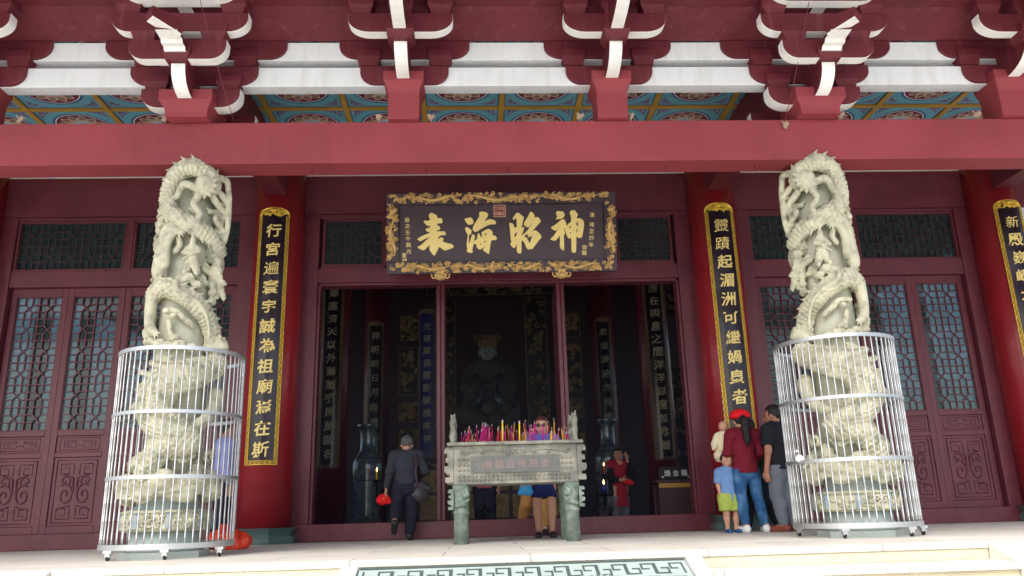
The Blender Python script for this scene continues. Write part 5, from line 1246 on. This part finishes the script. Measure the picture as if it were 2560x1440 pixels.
        if kind == 'shoes':
            for sgn in (-1, 1):
                mid = (h('ankL')[0]+h('ankR')[0])/2; cen = V[F].mean(1); near = lambda P, s: np.linalg.norm(P[:, :2]-((h('ank'+s)+h('toe'+s))/2)[:2], axis=1)
                sel = near(cen, 'L') <= near(cen, 'R'); sel = sel if sgn < 0 else ~sel
                if sel.sum(): 
                    u, inv = np.unique(F[sel], return_inverse=True); np_obj('shoe', V[u], inv.reshape(-1, 4), m, t)
        else: np_obj(nm, V, F, m, t)
    if hair:
        m, style = hair; S = SDF(vx, .015*H)
        S.ell(hp(0, -.010, .020), (.060*H, .072*H, .070*H), rot=A)
        if style in ('bob', 'long'): S.cap(hp(-.04, -.02, -.01), hp(-.045, -.02, -.075), .026*H, .02*H).cap(hp(.04, -.02, -.01), hp(.045, -.02, -.075), .026*H, .02*H).cap(hp(0, -.05, 0), hp(0, -.052, -.08), .045*H, .03*H)
        if style == 'tail': S.path([hp(0, -.06, .02), hp(0, -.095, -.01), hp(0, -.10, -.08), hp(.008, -.088, -.17), hp(.012, -.08, -.23)], [.022*H, .03*H, .036*H, .03*H, .008*H])
        if style == 'bun': S.ell(hp(0, -.07, .03), (.03*H, .03*H, .03*H))
        def hc(X, Y, Z):
            px, py, pz = X-h('head')[0], Y-h('head')[1], Z-h('head')[2]
            b_ = px*lk[0]+py*lk[1]+pz*lk[2]; c = px*hu[0]+py*hu[1]+pz*hu[2]; a = np.abs(px*rt[0]+py*rt[1]+pz*rt[2])
            lo = {'short': -.012, 'bob': -.2, 'long': -.2, 'tail': -.3, 'bun': -.03}[style]
            face_ = np.minimum(np.minimum(b_-.018*H, .046*H-c), .2)          # keep the face free
            lowc = np.where(b_ > -.035*H, -(c-lo*H), -(c-(lo-.025)*H)) if style in ('short', 'bun') else -(c+.3*H)
            return np.maximum(face_, lowc)
        V, F = S.mesh(noise=wob(.0025, 120), clip=hc); np_obj('hair', V, F, m, t)
    if face:
        for s in (-1, 1):
            b = MB(); b.ball(hp(s*.021, .0585, .004), (.0075*H, .005*H, .005*H), 8, 6); b.build('eye', 'hair', t)
            b = MB(); b.tube([hp(s*.011, .064, .020), hp(s*.022, .062, .023), hp(s*.033, .055, .019)], .0028*H, 5); b.build('eyebrow', 'hair', t)
        b = MB(); b.tube([hp(-.015, .063, -.046), hp(0, .067, -.046), hp(.015, .063, -.046)], [.003*H, .005*H, .003*H], 6); b.build('mouth', 'lip', t)
    return t, hp, h, H
def local_to_world(t, p):
    c, s_ = math.cos(t.rotation_euler.z), math.sin(t.rotation_euler.z); return (t.location.x+c*p[0]-s_*p[1], t.location.y+s_*p[0]+c*p[1], t.location.z+p[2])

# 1 the man stepping over the threshold, from behind
H = 1.40; my = 3.05
P1, hp, h, H = person('man in charcoal shirt and dark trousers stepping over the threshold with a shoulder bag', -1.30, my, H, R_(6), dict(
    pel=(0, .03, .515), chest=(.0, .09, .70), neck=(.0, .125, .79), head=(.005, .17, .875), look=(.05, 1, -.35), shoL=(-.115, .09, .765), shoR=(.115, .10, .765),
    elbL=(-.155, .06, .62), wriL=(-.185, .10, .475), elbR=(.175, .10, .615), wriR=(.12, .20, .57), fdL=(-.1, .15, -1), fdR=(-.2, 1, .1),
    hipL=(-.052, .03, .495), hipR=(.052, .03, .495), kneL=(-.085, .075, .30), ankL=(-.105, -.10, .165), toeL=(-.11, -.055, .08), kneR=(.05, .06, .27), ankR=(.03, .02, .045), toeR=(.045, .115, .018)),
    (('top', 'c_charcoal', dict(hem=.50)), ('pants', 'c_trouser', dict(g=.016, waist=.56)), ('shoes', 'shoeblk', dict(flat=False))), ('hairgrey', 'short'), 'skin', hands=(.55, .4), face=False)
b = MB(); 
bc = np.array(local_to_world(P1, np.array((.135, -.02, .47))*H))
S = SDF(.008, .02); S.cap((-.08, 0, .0), (.08, 0, .0), .04, flat=((0, 1, 0), .6)).cap((-.08, 0, -.11), (.08, .0, -.11), .04, flat=((0, 1, 0), .6)).cap((0, 0, 0), (0, 0, -.11), .09, flat=((0, 1, 0), .35))
S.cap((-.07, -.02, .02), (.10, -.02, -.01), .035, flat=((0, 1, 0), .5))
V, F = S.mesh(); o = np_obj('shoulder_bag', V, F, 'bag'); o.location = bc; o.rotation_euler = (0, R_(6), R_(10)); tag(o, 'black leather shoulder bag hanging at the right hip of the man on the threshold', 'bag')
b = MB(); pts = [np.array((-.05, -.04, .0)), np.array((-.09, -.05, .15)), np.array((-.10, -.025, .30)), np.array((-.105, .05, .405)), np.array((-.10, .10, .40))]
b.tube(smooth(pts, 4), .012, 6); b.build('strap', 'strap', o)
capc = np.array(local_to_world(P1, np.array((-.21, .115, .375))*H))
S = SDF(.007, .02); S.ell((0, 0, 0), (.075, .06, .07)).cap((.05, -.02, .03), (.09, -.03, .0), .03, .028, flat=((0, 1, 0), .5)); S.ell((-.02, -.01, -.03), (.06, .055, .06))
V, F = S.mesh(noise=wob(.003, 50)); o = np_obj('cap', V, F, 'c_redcap'); o.location = capc; o.rotation_euler = (0, R_(25), 0); tag(o, 'bright red cap with a yellow badge, held by the man on the threshold', 'cap')
b = MB(); b.tube([(.02+.018*math.cos(q), -.062-.004*abs(math.sin(q)), .01+.02*math.sin(q)) for q in np.linspace(.3, 5.4, 12)], .0035, 5); b.build('badge', 'orangecl', o)

# 2 the woman behind the burner, facing us
P2, hp, h, H = person('woman in sunglasses, blue top and navy skirt standing behind the incense burner', .44, 2.45, 1.45, R_(180-4), dict(
    elbL=(-.15, .02, .64), wriL=(-.14, .10, .53), elbR=(.15, .0, .64), wriR=(.17, .05, .49), kneL=(-.06, .03, .275), kneR=(.062, .01, .275), ankL=(-.058, .0, .045), ankR=(.055, -.02, .045), toeL=(-.065, .10, .018), toeR=(.062, .085, .018), look=(.08, 1, -.06)),
    (('top', 'c_blue', dict(sleeve=.6, hem=.50)), ('skirt', 'c_navy', dict(k=.78)), ('shoes', 'shoeblk')), ('hairred', 'bob'), 'skin', fat=.9)
b = MB(); 
for s in (-1, 1): b.ball(hp(s*.022, .066, .004), (.019*H, .010*H, .014*H), 12, 8)
b.tube([hp(-.055, .0, .006), hp(-.042, .05, .008), hp(0, .073, .008), hp(.042, .05, .008), hp(.055, 0, .006)], .003*H, 6)
o = b.build('sunglasses', 'lens'); o.location = P2.location; o.rotation_euler = P2.rotation_euler; tag(o, 'dark sunglasses worn by the woman behind the incense burner', 'sunglasses')
S = SDF(.007, .02); S.cap((0, 0, .10), (0, 0, -.02), .05, .075, flat=((0, 1, 0), .3)).cap((-.06, 0, -.06), (.06, 0, -.065), .035, flat=((0, 1, 0), .4)).cap((-.03, 0, .06), (-.01, 0, .13), .02, .012).cap((.03, 0, .06), (.0, 0, .13), .02, .012)
V, F = S.mesh(noise=wob(.006, 45)); o = np_obj('plastic_bag', V, F, 'bluebag'); o.location = (.21, 2.38, .60); tag(o, 'crumpled cyan plastic bag held beside the navy skirt under the burner', 'bag')

# 3 tan trousers and striped shoe just behind her
P3, hp, h, H = person('mostly hidden person in tan trousers and a striped shoe behind the navy-skirted woman', .40, 3.42, 1.45, R_(180+12), dict(
    kneL=(-.07, .05, .28), ankL=(-.05, .08, .06), toeL=(-.06, .18, .03), kneR=(.075, -.06, .29), ankR=(.08, -.28, .05), toeR=(.085, -.18, .02)),
    (('top', 'c_black', {}), ('pants', 'c_tan', dict(len=1.9)), ('shoes', 'shoeblk', dict(flat=False))), ('hair', 'short'), 'skin')
b = MB()
for i in range(3): b.tube([(.0+h('ankL')[0]+.03-.02*i, h('ankL')[1]+.0+.035*i+.03, h('ankL')[2]+.035-.012*i), (h('ankL')[0]-.0, h('ankL')[1]+.045+.035*i+.02, h('ankL')[2]+.02-.012*i), (h('ankL')[0]-.045, h('ankL')[1]+.02+.035*i, h('ankL')[2]-.0-.012*i)], .005, 5)
b.build('shoe_stripes', 'whitecl', P3)
# 4 pink striped sweater, inside the hall
P4, hp, h, H = person('person in pink striped sweater and black leggings, seen below the burner', -.27, 4.6, 1.42, R_(180-8), dict(
    elbL=(-.16, -.01, .64), wriL=(-.155, .04, .49), elbR=(.16, -.01, .64), wriR=(.16, .05, .50), kneR=(.055, .06, .28), ankR=(.05, -.02, .05)),
    (('top', 'c_pink', dict(hem=.47)), ('pants', 'c_trouser', {}), ('shoes', 'shoeblk')), ('hair', 'bob'), 'skin')
b = MB(); n = 28
for zz in (.515, .535, .555, .60, .62, .64, .68, .70):
    b.tube([(.112*H*math.cos(2*math.pi*i/n), .082*H*math.sin(2*math.pi*i/n), zz*H) for i in range(n+1)], .0055, 5, caps=False)
b.build('sweater_stripe', 'c_maroon', P4)['kind'] = 'stuff'
# 5 woman in a red dress, right of the door inside
P5, hp, h, H = person('woman in a red dress and dark cardigan inside the hall, touching her ear', 2.0, 6.0, 1.30, R_(180+18), dict(
    elbL=(-.17, .05, .68), wriL=(-.10, .06, .86), fdL=(.4, 0, 1), elbR=(.14, .02, .63), wriR=(.03, .12, .60), fdR=(-1, .3, -.1), look=(.5, 1, -.05)),
    (('dress', 'c_red'), ('pants', 'c_grey', dict(waist=.40)), ('shoes', 'shoeblk')), ('hair', 'tail'), 'skin')
S = SDF(.009, .02)
for s in (-1, 1):
    S.cap(np.array((s*.11, -.02, .80))*H, np.array((s*.115, -.02, .45))*H, .042*H, .05*H, flat=((1, 0, 0), .6))
for s in 'LR': S.cap(h('sho'+s), h('elb'+s), .05*H, .042*H).cap(h('elb'+s), h('wri'+s)*.8+h('elb'+s)*.2, .04*H, .032*H, cutb=True)
S.cap(np.array((-.08, -.06, .80))*H, np.array((.08, -.06, .80))*H, .04*H).cap(np.array((0, -.07, .78))*H, np.array((0, -.07, .48))*H, .10*H, flat=((0, 1, 0), .35))
V, F = S.mesh(noise=wob(.003, 40)); np_obj('cardigan', V, F, 'c_black', P5)
S = SDF(.008, .02); S.ell((0, 0, 0), (.075, .05, .045)).ell((.04, -.01, -.015), (.05, .04, .04)); V, F = S.mesh(noise=wob(.003, 50)); o = np_obj('cap', V, F, 'c_redcap'); o.location = local_to_world(P5, np.array((-.045, .15, .575))*H)
tag(o, 'red cap held against the waist by the woman in the red dress', 'cap')
# 6 the woman in the red cap, from behind, carrying a baby
P6, hp, h, H = person('woman in red cap, maroon sweater and blue jeans, seen from behind', 2.87, 2.10, 1.42, R_(3), dict(
    elbL=(-.145, .0, .66), wriL=(-.10, .11, .63), elbR=(.15, .0, .66), wriR=(.115, .10, .60), fdL=(.2, 1, .2), fdR=(.1, 1, .0), hipL=(-.055, 0, .505), hipR=(.055, 0, .505), kneL=(-.065, .0, .275), kneR=(.085, .01, .275), ankL=(-.055, -.012, .045), ankR=(.115, -.012, .045), toeL=(-.095, .08, .018), toeR=(.135, .09, .018)),
    (('top', 'c_maroon', dict(hem=.485, sleeve=1.75, g=.006)), ('pants', 'c_jeans', dict(g=.008, len=1.96, waist=.52)), ('shoes', 'shoewht')), ('hair', 'tail'), 'skin', face=False, fat=.93)
S = SDF(.007, .012); S.ell(hp(0, -.006, .055), (.066*H, .078*H, .052*H)); S.cap(hp(-.03, -.01, .035), hp(.03, -.01, .035), .062*H, flat=((0, 1, 0), 1.1)).cap(hp(-.02, .075, .036), hp(.02, .075, .036), .04*H, flat=((0, 0, 1), .25))
cz = hp(0, 0, .026)[2]
V, F = S.mesh(clip=lambda X, Y, Z: cz-Z+0*X+0*Y); o = np_obj('cap', V, F, 'c_redcap'); o.location = P6.location; o.rotation_euler = P6.rotation_euler; tag(o, 'red cap on the head of the woman in the maroon sweater', 'cap')
b = MB(); b.lathe([(.064*H, 0), (.070*H, -.012*H), (.072*H, -.018*H), (.064*H, -.008*H)], tuple(hp(0, -.006, .034)), 24); b.build('brim', 'c_redcap', o)
# 7 the baby
P7, hp, h, H = person('bald baby in cream clothes carried on the left arm of the woman in maroon', 2.70, 2.26, .62, R_(160), dict(
    head=(0, .02, .88), neck=(0, 0, .74), chest=(0, 0, .62), pel=(0, 0, .42), shoL=(-.13, 0, .70), shoR=(.13, 0, .70), elbL=(-.2, .02, .56), elbR=(.2, .04, .56), wriL=(-.2, .10, .44), wriR=(.2, .14, .46), hipL=(-.08, 0, .40), hipR=(.08, 0, .40), kneL=(-.13, .12, .36), kneR=(.14, .10, .35), ankL=(-.12, .02, .27), ankR=(.12, .02, .26), toeL=(-.13, .08, .26), toeR=(.13, .08, .25)),
    (('top', 'c_cream', dict(hem=.3, sleeve=1.9, g=.02, name='jacket')), ('pants', 'c_cream', dict(g=.02, waist=.5))), None, 'skin', z=.70, vox=.006, fat=1.25)
S = SDF(.006, .02); S.ell(hp(0, 0, .03), (.10*H, .115*H, .11*H)); V, F = S.mesh(); np_obj('scalp', V, F, 'skin', P7)
# 8 the boy
P8, hp, h, H = person('small boy in a sky-blue shirt and lime shorts looking at the camera', 2.66, 2.17, .92, R_(180+5), dict(
    head=(0, .02, .90), neck=(0, 0, .795), chest=(0, 0, .68), pel=(0, 0, .475), shoL=(-.12, 0, .765), shoR=(.12, 0, .765), elbL=(-.135, -.02, .60), elbR=(.135, -.02, .60), wriL=(-.135, .03, .46), wriR=(.135, .03, .46), hipL=(-.06, 0, .45), hipR=(.06, 0, .45), kneL=(-.065, .01, .25), kneR=(.065, .01, .25)),
    (('top', 'c_sky', dict(hem=.40, sleeve=.8, g=.008)), ('pants', 'c_lime', dict(len=.85, g=.03, name='shorts', waist=.5)), ('shoes', 'shoeblue')), None, 'skin', vox=.006, fat=1.0)
S = SDF(.006, .02); S.ell(hp(0, .0, .025), (.075*H, .085*H, .085*H)); 
V, F = S.mesh(); np_obj('head_shell', V, F, 'skin', P8)
S = SDF(.006, .02); S.ell(hp(0, -.008, .035), (.082*H, .09*H, .088*H)); V, F = S.mesh(noise=wob(.002, 120), clip=lambda X, Y, Z: np.maximum(np.minimum(Y-(hp(0, .03, 0)[1]), hp(0, 0, .085)[2]-Z), hp(0, 0, .015)[2]-Z)+0*X); np_obj('hair', V, F, 'hair', P8)
for s in (-1, 1):
    b = MB(); b.ball(hp(s*.030, .079, .018), (.011*H, .006*H, .007*H), 8, 6); b.build('eye', 'hair', P8)
    b = MB(); b.tube([hp(s*.016, .084, .045), hp(s*.03, .083, .049), hp(s*.045, .075, .043)], .0035*H, 5); b.build('eyebrow', 'hair', P8)
b = MB(); b.ball(hp(0, .072, -.045), (.018*H, .008*H, .009*H), 8, 6); b.build('mouth', 'lip', P8)
b = MB(); b.box(.085*H, .145*H, -.02*H, .052*H, .735*H, .79*H); b.build('orange_yoke', 'orangecl', P8, bevel=.01)
# 9 man in black t-shirt
P9, hp, h, H = person('man in a black t-shirt, grey trousers and brown shoes beside the right cage', 3.25, 1.98, 1.47, R_(32), dict(
    shoL=(-.112, 0, .80), elbL=(-.15, -.02, .63), wriL=(-.15, .02, .475), look=(-.35, 1, -.12), kneL=(-.055, .02, .275), ankL=(-.05, -.01, .045), toeL=(-.07, .10, .018)),
    (('top', 'c_black', dict(sleeve=.75, hem=.485, g=.006)), ('pants', 'c_grey', dict(g=.014, waist=.52)), ('shoes', 'leather')), ('hair', 'short'), 'skin2', fat=1.05)
# 10 half-hidden person behind the woman with the baby
P10, hp, h, H = person('half-hidden person in a dark olive jacket and navy trousers behind the woman in maroon', 3.10, 2.5, 1.36, R_(-10), dict(
    kneR=(.10, .02, .29), ankR=(.17, -.02, .05), toeR=(.2, .08, .018), kneL=(-.07, 0, .28), ankL=(-.11, -.02, .045), elbR=(.16, .0, .64), wriR=(.17, .05, .50)),
    (('top', 'c_olive', dict(hem=.44, g=.012, name='jacket')), ('pants', 'c_trouser', dict(g=.016)), ('shoes', 'leather')), ('hair', 'short'), 'skin2', face=False)
# 11 someone behind the right cage
P11, hp, h, H = person('person in dark clothes and navy shoes glimpsed through the bars of the right cage', 3.62, 2.75, 1.42, R_(15), {},
    (('top', 'c_black', dict(sleeve=1.0)), ('pants', 'c_trouser', {}), ('shoes', 'shoeblk')), ('hair', 'short'), 'skin2', face=False)
# 12 someone behind the left cage
P12, hp, h, H = person('person in a lavender shirt and dark trousers seen through the bars of the left cage', -3.26, 1.75, 1.42, R_(-60), {},
    (('top', 'c_lav', dict(sleeve=1.9, hem=.46)), ('pants', 'c_trouser', {}), ('shoes', 'shoeblk')), ('hair', 'short'), 'skin2', face=False)

# ------------------------------------------------------------------ inside the hall
def vase(loc, label, s=1.0):
    t = thing('porcelain_vase', label, 'vase', loc, 'tall porcelain vases')
    b = MB(); b.lathe([(r*s, z*s) for r, z in ((.19, 0), (.205, .03), (.20, .08), (.21, .3), (.235, .6), (.25, .80), (.245, .92), (.19, 1.02), (.14, 1.10), (.13, 1.3), (.135, 1.42), (.165, 1.5), (.19, 1.54), (.18, 1.545), (.12, 1.42), (.11, 1.3))], n=36); b.build('vessel', 'porcelain', t)
    b = MB()
    for z, r in ((.09, .202), (.62, .238), (.98, .215), (1.09, .150), (1.47, .155)): b.lathe([(r*s, (z-.006)*s), (r*s*1.02, z*s), (r*s, (z+.006)*s)], n=36)
    b.build('painted_band', 'board', t); return t
vase((-2.2, 6.0, .26), 'tall blue-grey porcelain vase inside the doorway, left of the man with the bag'); vase((1.94, 6.6, .32), 'tall blue-grey porcelain vase inside the doorway, behind the woman in the red dress')
for loc, lab in (((-2.2, 6.0, .01), 'low dark stand under the left porcelain vase'), ((1.94, 6.6, .01), 'low dark stand under the right porcelain vase')):
    b = MB(); z1 = .249 if loc[0] < 0 else .309
    b.box(-.26, .26, -.26, .26, z1-.05, z1); 
    for x in (-.22, .22):
        for y in (-.22, .22): b.box(x-.03, x+.03, y-.03, y+.03, 0.0, z1-.0505)
    o = b.build('vase_stand', 'black'); o.location = loc; tag(o, lab, 'stand', 'vase stands')
# altar
al = thing('altar', 'dark carved altar table with gilded panels under the seated statue', 'altar', (0, 9.6, .01))
rnd = random.Random(8)
b = MB(); b.box(-1.7, 1.7, -.4, .9, 1.25, 1.35); b.box(-1.6, 1.6, -.3, .9, .15, 1.249); b.box(-1.7, 1.7, -.4, .9, 0, .149); b.build('table', 'dark', al, bevel=.01)
b = MB()
for i in range(5):
    x0 = -1.55+.63*i
    for z0, z1 in ((.22, .68), (.76, 1.2)):
        b.box(x0, x0+.55, -.318, -.301, z0, z1); fz = lambda p, q, l: (p, -.32-l, q)
        for q in range(14): relief_curl(b, fz, x0+rnd.uniform(.06, .49), rnd.uniform(z0+.05, z1-.05), rnd.uniform(.03, .07), th=.014, ph=rnd.random()*6, n=8)
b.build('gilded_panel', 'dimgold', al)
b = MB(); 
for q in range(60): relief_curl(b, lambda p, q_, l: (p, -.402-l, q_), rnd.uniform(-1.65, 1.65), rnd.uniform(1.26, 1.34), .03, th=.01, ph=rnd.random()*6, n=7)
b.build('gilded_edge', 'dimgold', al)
# the seated goddess
S = SDF(.026, .07)
S.cap((0, 0, 0), (0, .0, .95), .62, .42, flat=((0, 1, 0), .8)).cap((0, 0, .85), (0, 0, 1.45), .42, .36, flat=((0, 1, 0), .7)).cap((-.38, 0, 1.45), (.38, 0, 1.45), .17)
for s in (-1, 1): S.cap((s*.46, 0, 1.42), (s*.52, -.18, .98), .17, .17).cap((s*.52, -.18, .98), (s*.06, -.42, .98), .17, .12).cap((s*.35, -.3, .9), (s*.45, -.42, .35), .13, .17).cap((s*.5, -.2, .35), (s*.25, -.5, .1), .3, .26)
S.cap((0, -.02, 1.5), (0, -.03, 1.7), .12, .11).cap((0, 0, 1.3), (0, -.1, .45), .44, .78, flat=((0, 1, 0), .55))
for s in (-1, 1): S.cap((s*.3, -.3, 1.05), (s*.5, -.35, .25), .16, .26, flat=((0, 1, 0), .5))
V, F = S.mesh(noise=wob(.014, 13)); st = thing('goddess_statue', 'dark seated goddess statue with a pale face at the back of the hall', 'statue', (-.07, 12.6, 2.4)); np_obj('robe', V, F, 'robe', st)
S = SDF(.014, .04); S.ell((0, -.05, 1.92), (.175, .19, .27)).ell((0, -.09, 1.76), (.13, .13, .14)).cap((0, -.235, 1.93), (0, -.255, 1.87), .02, .03).cap((-.05, -.22, 1.78), (.05, -.22, 1.78), .018, k=.01)
for s in (-1, 1): S.ell((s*.21, -.02, 1.9), (.03, .05, .09))
V, F = S.mesh(); np_obj('face', V, F, 'plinth', st); b = MB(); b.tube([(-.05, -.232, 1.775), (0, -.238, 1.772), (.05, -.232, 1.775)], .008, 6); b.build('mouth', 'robe', st)
for s in (-1, 1): b = MB(); b.ball((s*.07, -.222, 1.93), (.034, .012, .009), 10, 6); b.build('eye', 'black', st); b = MB(); b.tube([(s*.03, -.232, 1.985), (s*.075, -.222, 2.0), (s*.12, -.19, 1.985)], .006, 6); b.build('eyebrow', 'black', st)
b = MB(); b.lathe([(.23, 2.02), (.25, 2.1), (.24, 2.2), (.20, 2.3)], (0, -.03, 0), 28); b.box(-.34, .34, -.22, .2, 2.301, 2.33)
for i in range(11): x = -.32+.064*i; b.tube([(x, -.21, 2.30), (x, -.22, 2.14)], .008, 5)
b.build('crown', 'dimgold', st)
b = MB()
for s in (-1, 1): b.tube([(s*.30, -.33, 1.3), (s*.18, -.42, 1.1), (s*.2, -.5, .7), (s*.32, -.52, .42)], [.05, .07, .10, .12], 10)
b.build('sleeve_panel', 'porcelain', st)
b = MB(); b.box(-.9, .9, -.7, .8, 1.4, 2.39); b.box(-1.1, 1.1, -.9, 1, .01, 1.39); o = b.build('statue_pedestal', 'dark', None, bevel=.03); o.location = (-.07, 12.6, 0); tag(o, 'dark stepped pedestal under the seated goddess statue', 'pedestal')
# carved screens and hangings round the shrine
def screen(x, y, z0, z1, wd, n, lab, seed, nm='gilded_screen', mback='black'):
    rnd = random.Random(seed); t = thing(nm, lab, 'screen', (x, y, z0), 'gilded carved panels in the hall')
    b = MB(); b.box(-wd/2, wd/2, 0, .06, 0, z1-z0); b.build('backing', mback, t)
    b = MB(); fz = lambda p, q, l: (p, -.004-l, q)
    for k in range(n): relief_curl(b, fz, rnd.uniform(-wd*.4, wd*.4), rnd.uniform(.06, z1-z0-.06), rnd.uniform(.04, .09), th=.018, ph=rnd.random()*6, n=8)
    for s in (-1, 1): b.box(s*wd*.48-.008, s*wd*.48+.008, -.012, -.001, .02, z1-z0-.02)
    b.box(-wd*.47, wd*.47, -.012, -.001, .02, .035); b.box(-wd*.47, wd*.47, -.012, -.001, z1-z0-.035, z1-z0-.02)
    b.build('gilded_relief', 'dimgold', t)
SP = ((-2.05, 1.2, 2.3, 'lowest'), (-2.05, 2.45, 2.95, 'second lowest'), (-2.05, 3.1, 4.3, 'tall middle'), (-2.05, 4.45, 5.1, 'topmost'))
for s, sd_ in ((-1, 'left'), (1, 'right')):
    for x, z0, z1, w_ in SP: screen(s*2.0, 11.6, z0, z1, .45, 26, '%s gilded carved panel in the stack %s of the shrine' % (w_, sd_), int(z0*10)+s)
    screen(s*1.15, 11.9, 1.4, 5.6, .55, 60, 'tall gilded carved screen just %s of the seated statue' % sd_, 40+s)
    screen(s*4.3, 11.0, 1.2, 3.6, .8, 40, 'wide gilded carved panel at the far %s of the hall' % sd_, 50+s)
    screen(s*3.9, 10.2, 4.6, 5.7, .9, 26, 'gilded carved panel hung high at the far %s of the hall' % sd_, 60+s)
screen(0, 11.0, 5.4, 6.1, 3.2, 90, 'long gilded carved lintel panel hanging above the seated statue', 77)
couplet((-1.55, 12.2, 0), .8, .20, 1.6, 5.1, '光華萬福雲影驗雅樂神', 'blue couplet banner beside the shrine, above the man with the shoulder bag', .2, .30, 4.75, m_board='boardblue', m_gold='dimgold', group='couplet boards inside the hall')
# donation box with its sign
db = thing('donation_box', 'dark donation cabinet with a black sign on top, right of the doorway inside', 'donation box', (2.69, 5.0, .01))
b = MB(); b.box(-.27, .27, -.18, .18, .12, .66); b.box(-.30, -.265, -.2, -.165, 0, .66); b.box(.265, .30, -.2, -.165, 0, .66); b.box(-.30, -.265, .165, .2, 0, .66); b.box(.265, .30, .165, .2, 0, .66); b.build('cabinet', 'dark', db, bevel=.006)
b = MB(); b.box(-.29, .29, -.215, -.181, .60, .68); b.build('yellow_apron', 'yellowpaint', db)
b = MB(); b.prism([(-.36, .69), (-.31, .72), (.31, .72), (.36, .69), (.30, .665), (-.30, .665)], -.22, .22, lambda p, q, d: (p, d, q)); b.build('top', 'dark', db)
b = MB(); b.prism([(-.26, .73), (-.26, .88), (-.22, .92), (.22, .92), (.26, .88), (.26, .73)], -.05, .05, lambda p, q, d: (p, d-.08, q)); sg = b.build('sign', 'black', db, bevel=.006)
b = MB(); put_text(b, '緣金箱', [(-.13, .82), (0, .82), (.13, .82)], .10, lambda p, q, d: (p, -.131-d, q), .02, .003)
for s in (-1, 1): b.add([(s*.22, -.1325, .75), (s*.18, -.1325, .75), (s*.22, -.1325, .79)], [(0, 1, 2)])
b.build('lettering', 'white', sg)
# candles and lamp
for loc, lab, m in (((-1.95, 5.2, .86), 'lit candle on a stand in front of the left vase', 'wax'), ((1.66, 5.4, .86), 'lit candle beside the woman in the red dress', 'incred')):
    t = thing('candle', lab, 'candle', loc, 'lit candles in the hall'); b = MB(); b.tube([(0, 0, 0), (0, 0, .13)], .014, 10); b.build('wax_stick', m, t)
    b = MB(); b.lathe([(.002, .131), (.010, .145), (.009, .16), (.001, .19)], n=10); b.build('flame', 'flame', t)
    t2 = thing('candle_stand', 'thin dark stand carrying the '+lab, 'stand', (loc[0], loc[1], .01), 'candle stands in the hall'); b = MB(); b.lathe([(.12, 0), (.12, .02), (.02, .05), (.018, .8), (.09, .83), (.09, .848)], n=16); b.build('stem', 'black', t2)
t = thing('oil_lamp', 'blue glass oil lamp with a small red flame beside the woman in the red dress', 'lamp', (1.58, 5.0, .56)); b = MB(); b.lathe([(.035, 0), (.05, .03), (.05, .11), (.04, .13)], n=16); b.build('glass', 'boardblue', t)
b = MB(); b.lathe([(.002, .131), (.014, .15), (.010, .175), (.001, .205)], n=10); b.build('flame', 'flame', t)
b = MB(); b.lathe([(.14, 0), (.14, .02), (.03, .05), (.025, .5), (.12, .53), (.12, .548)], n=18); o = b.build('lamp_stand', 'black'); o.location = (1.58, 5.0, .01); tag(o, 'dark pedestal under the blue glass oil lamp', 'stand')

# incense smoke, spread through the whole hall to lift its dark tones
b = MB(); b.box(-9.9, 9.9, WY+.32, 15.9, .02, 6.95); o = b.build('incense_smoke', 'black'); o['kind'] = 'stuff'; o['label'] = 'thin bluish incense smoke filling the hall, added to lift its dark tones'
m = bpy.data.materials.new('smoke'); m.use_nodes = True; t = m.node_tree; t.nodes.remove(t.nodes['Principled BSDF']); v = t.nodes.new('ShaderNodeVolumePrincipled')
v.inputs['Color'].default_value = (.72, .8, 1, 1); v.inputs['Density'].default_value = .013; t.links.new(v.outputs[0], t.nodes['Material Output'].inputs['Volume']); o.data.materials[0] = m
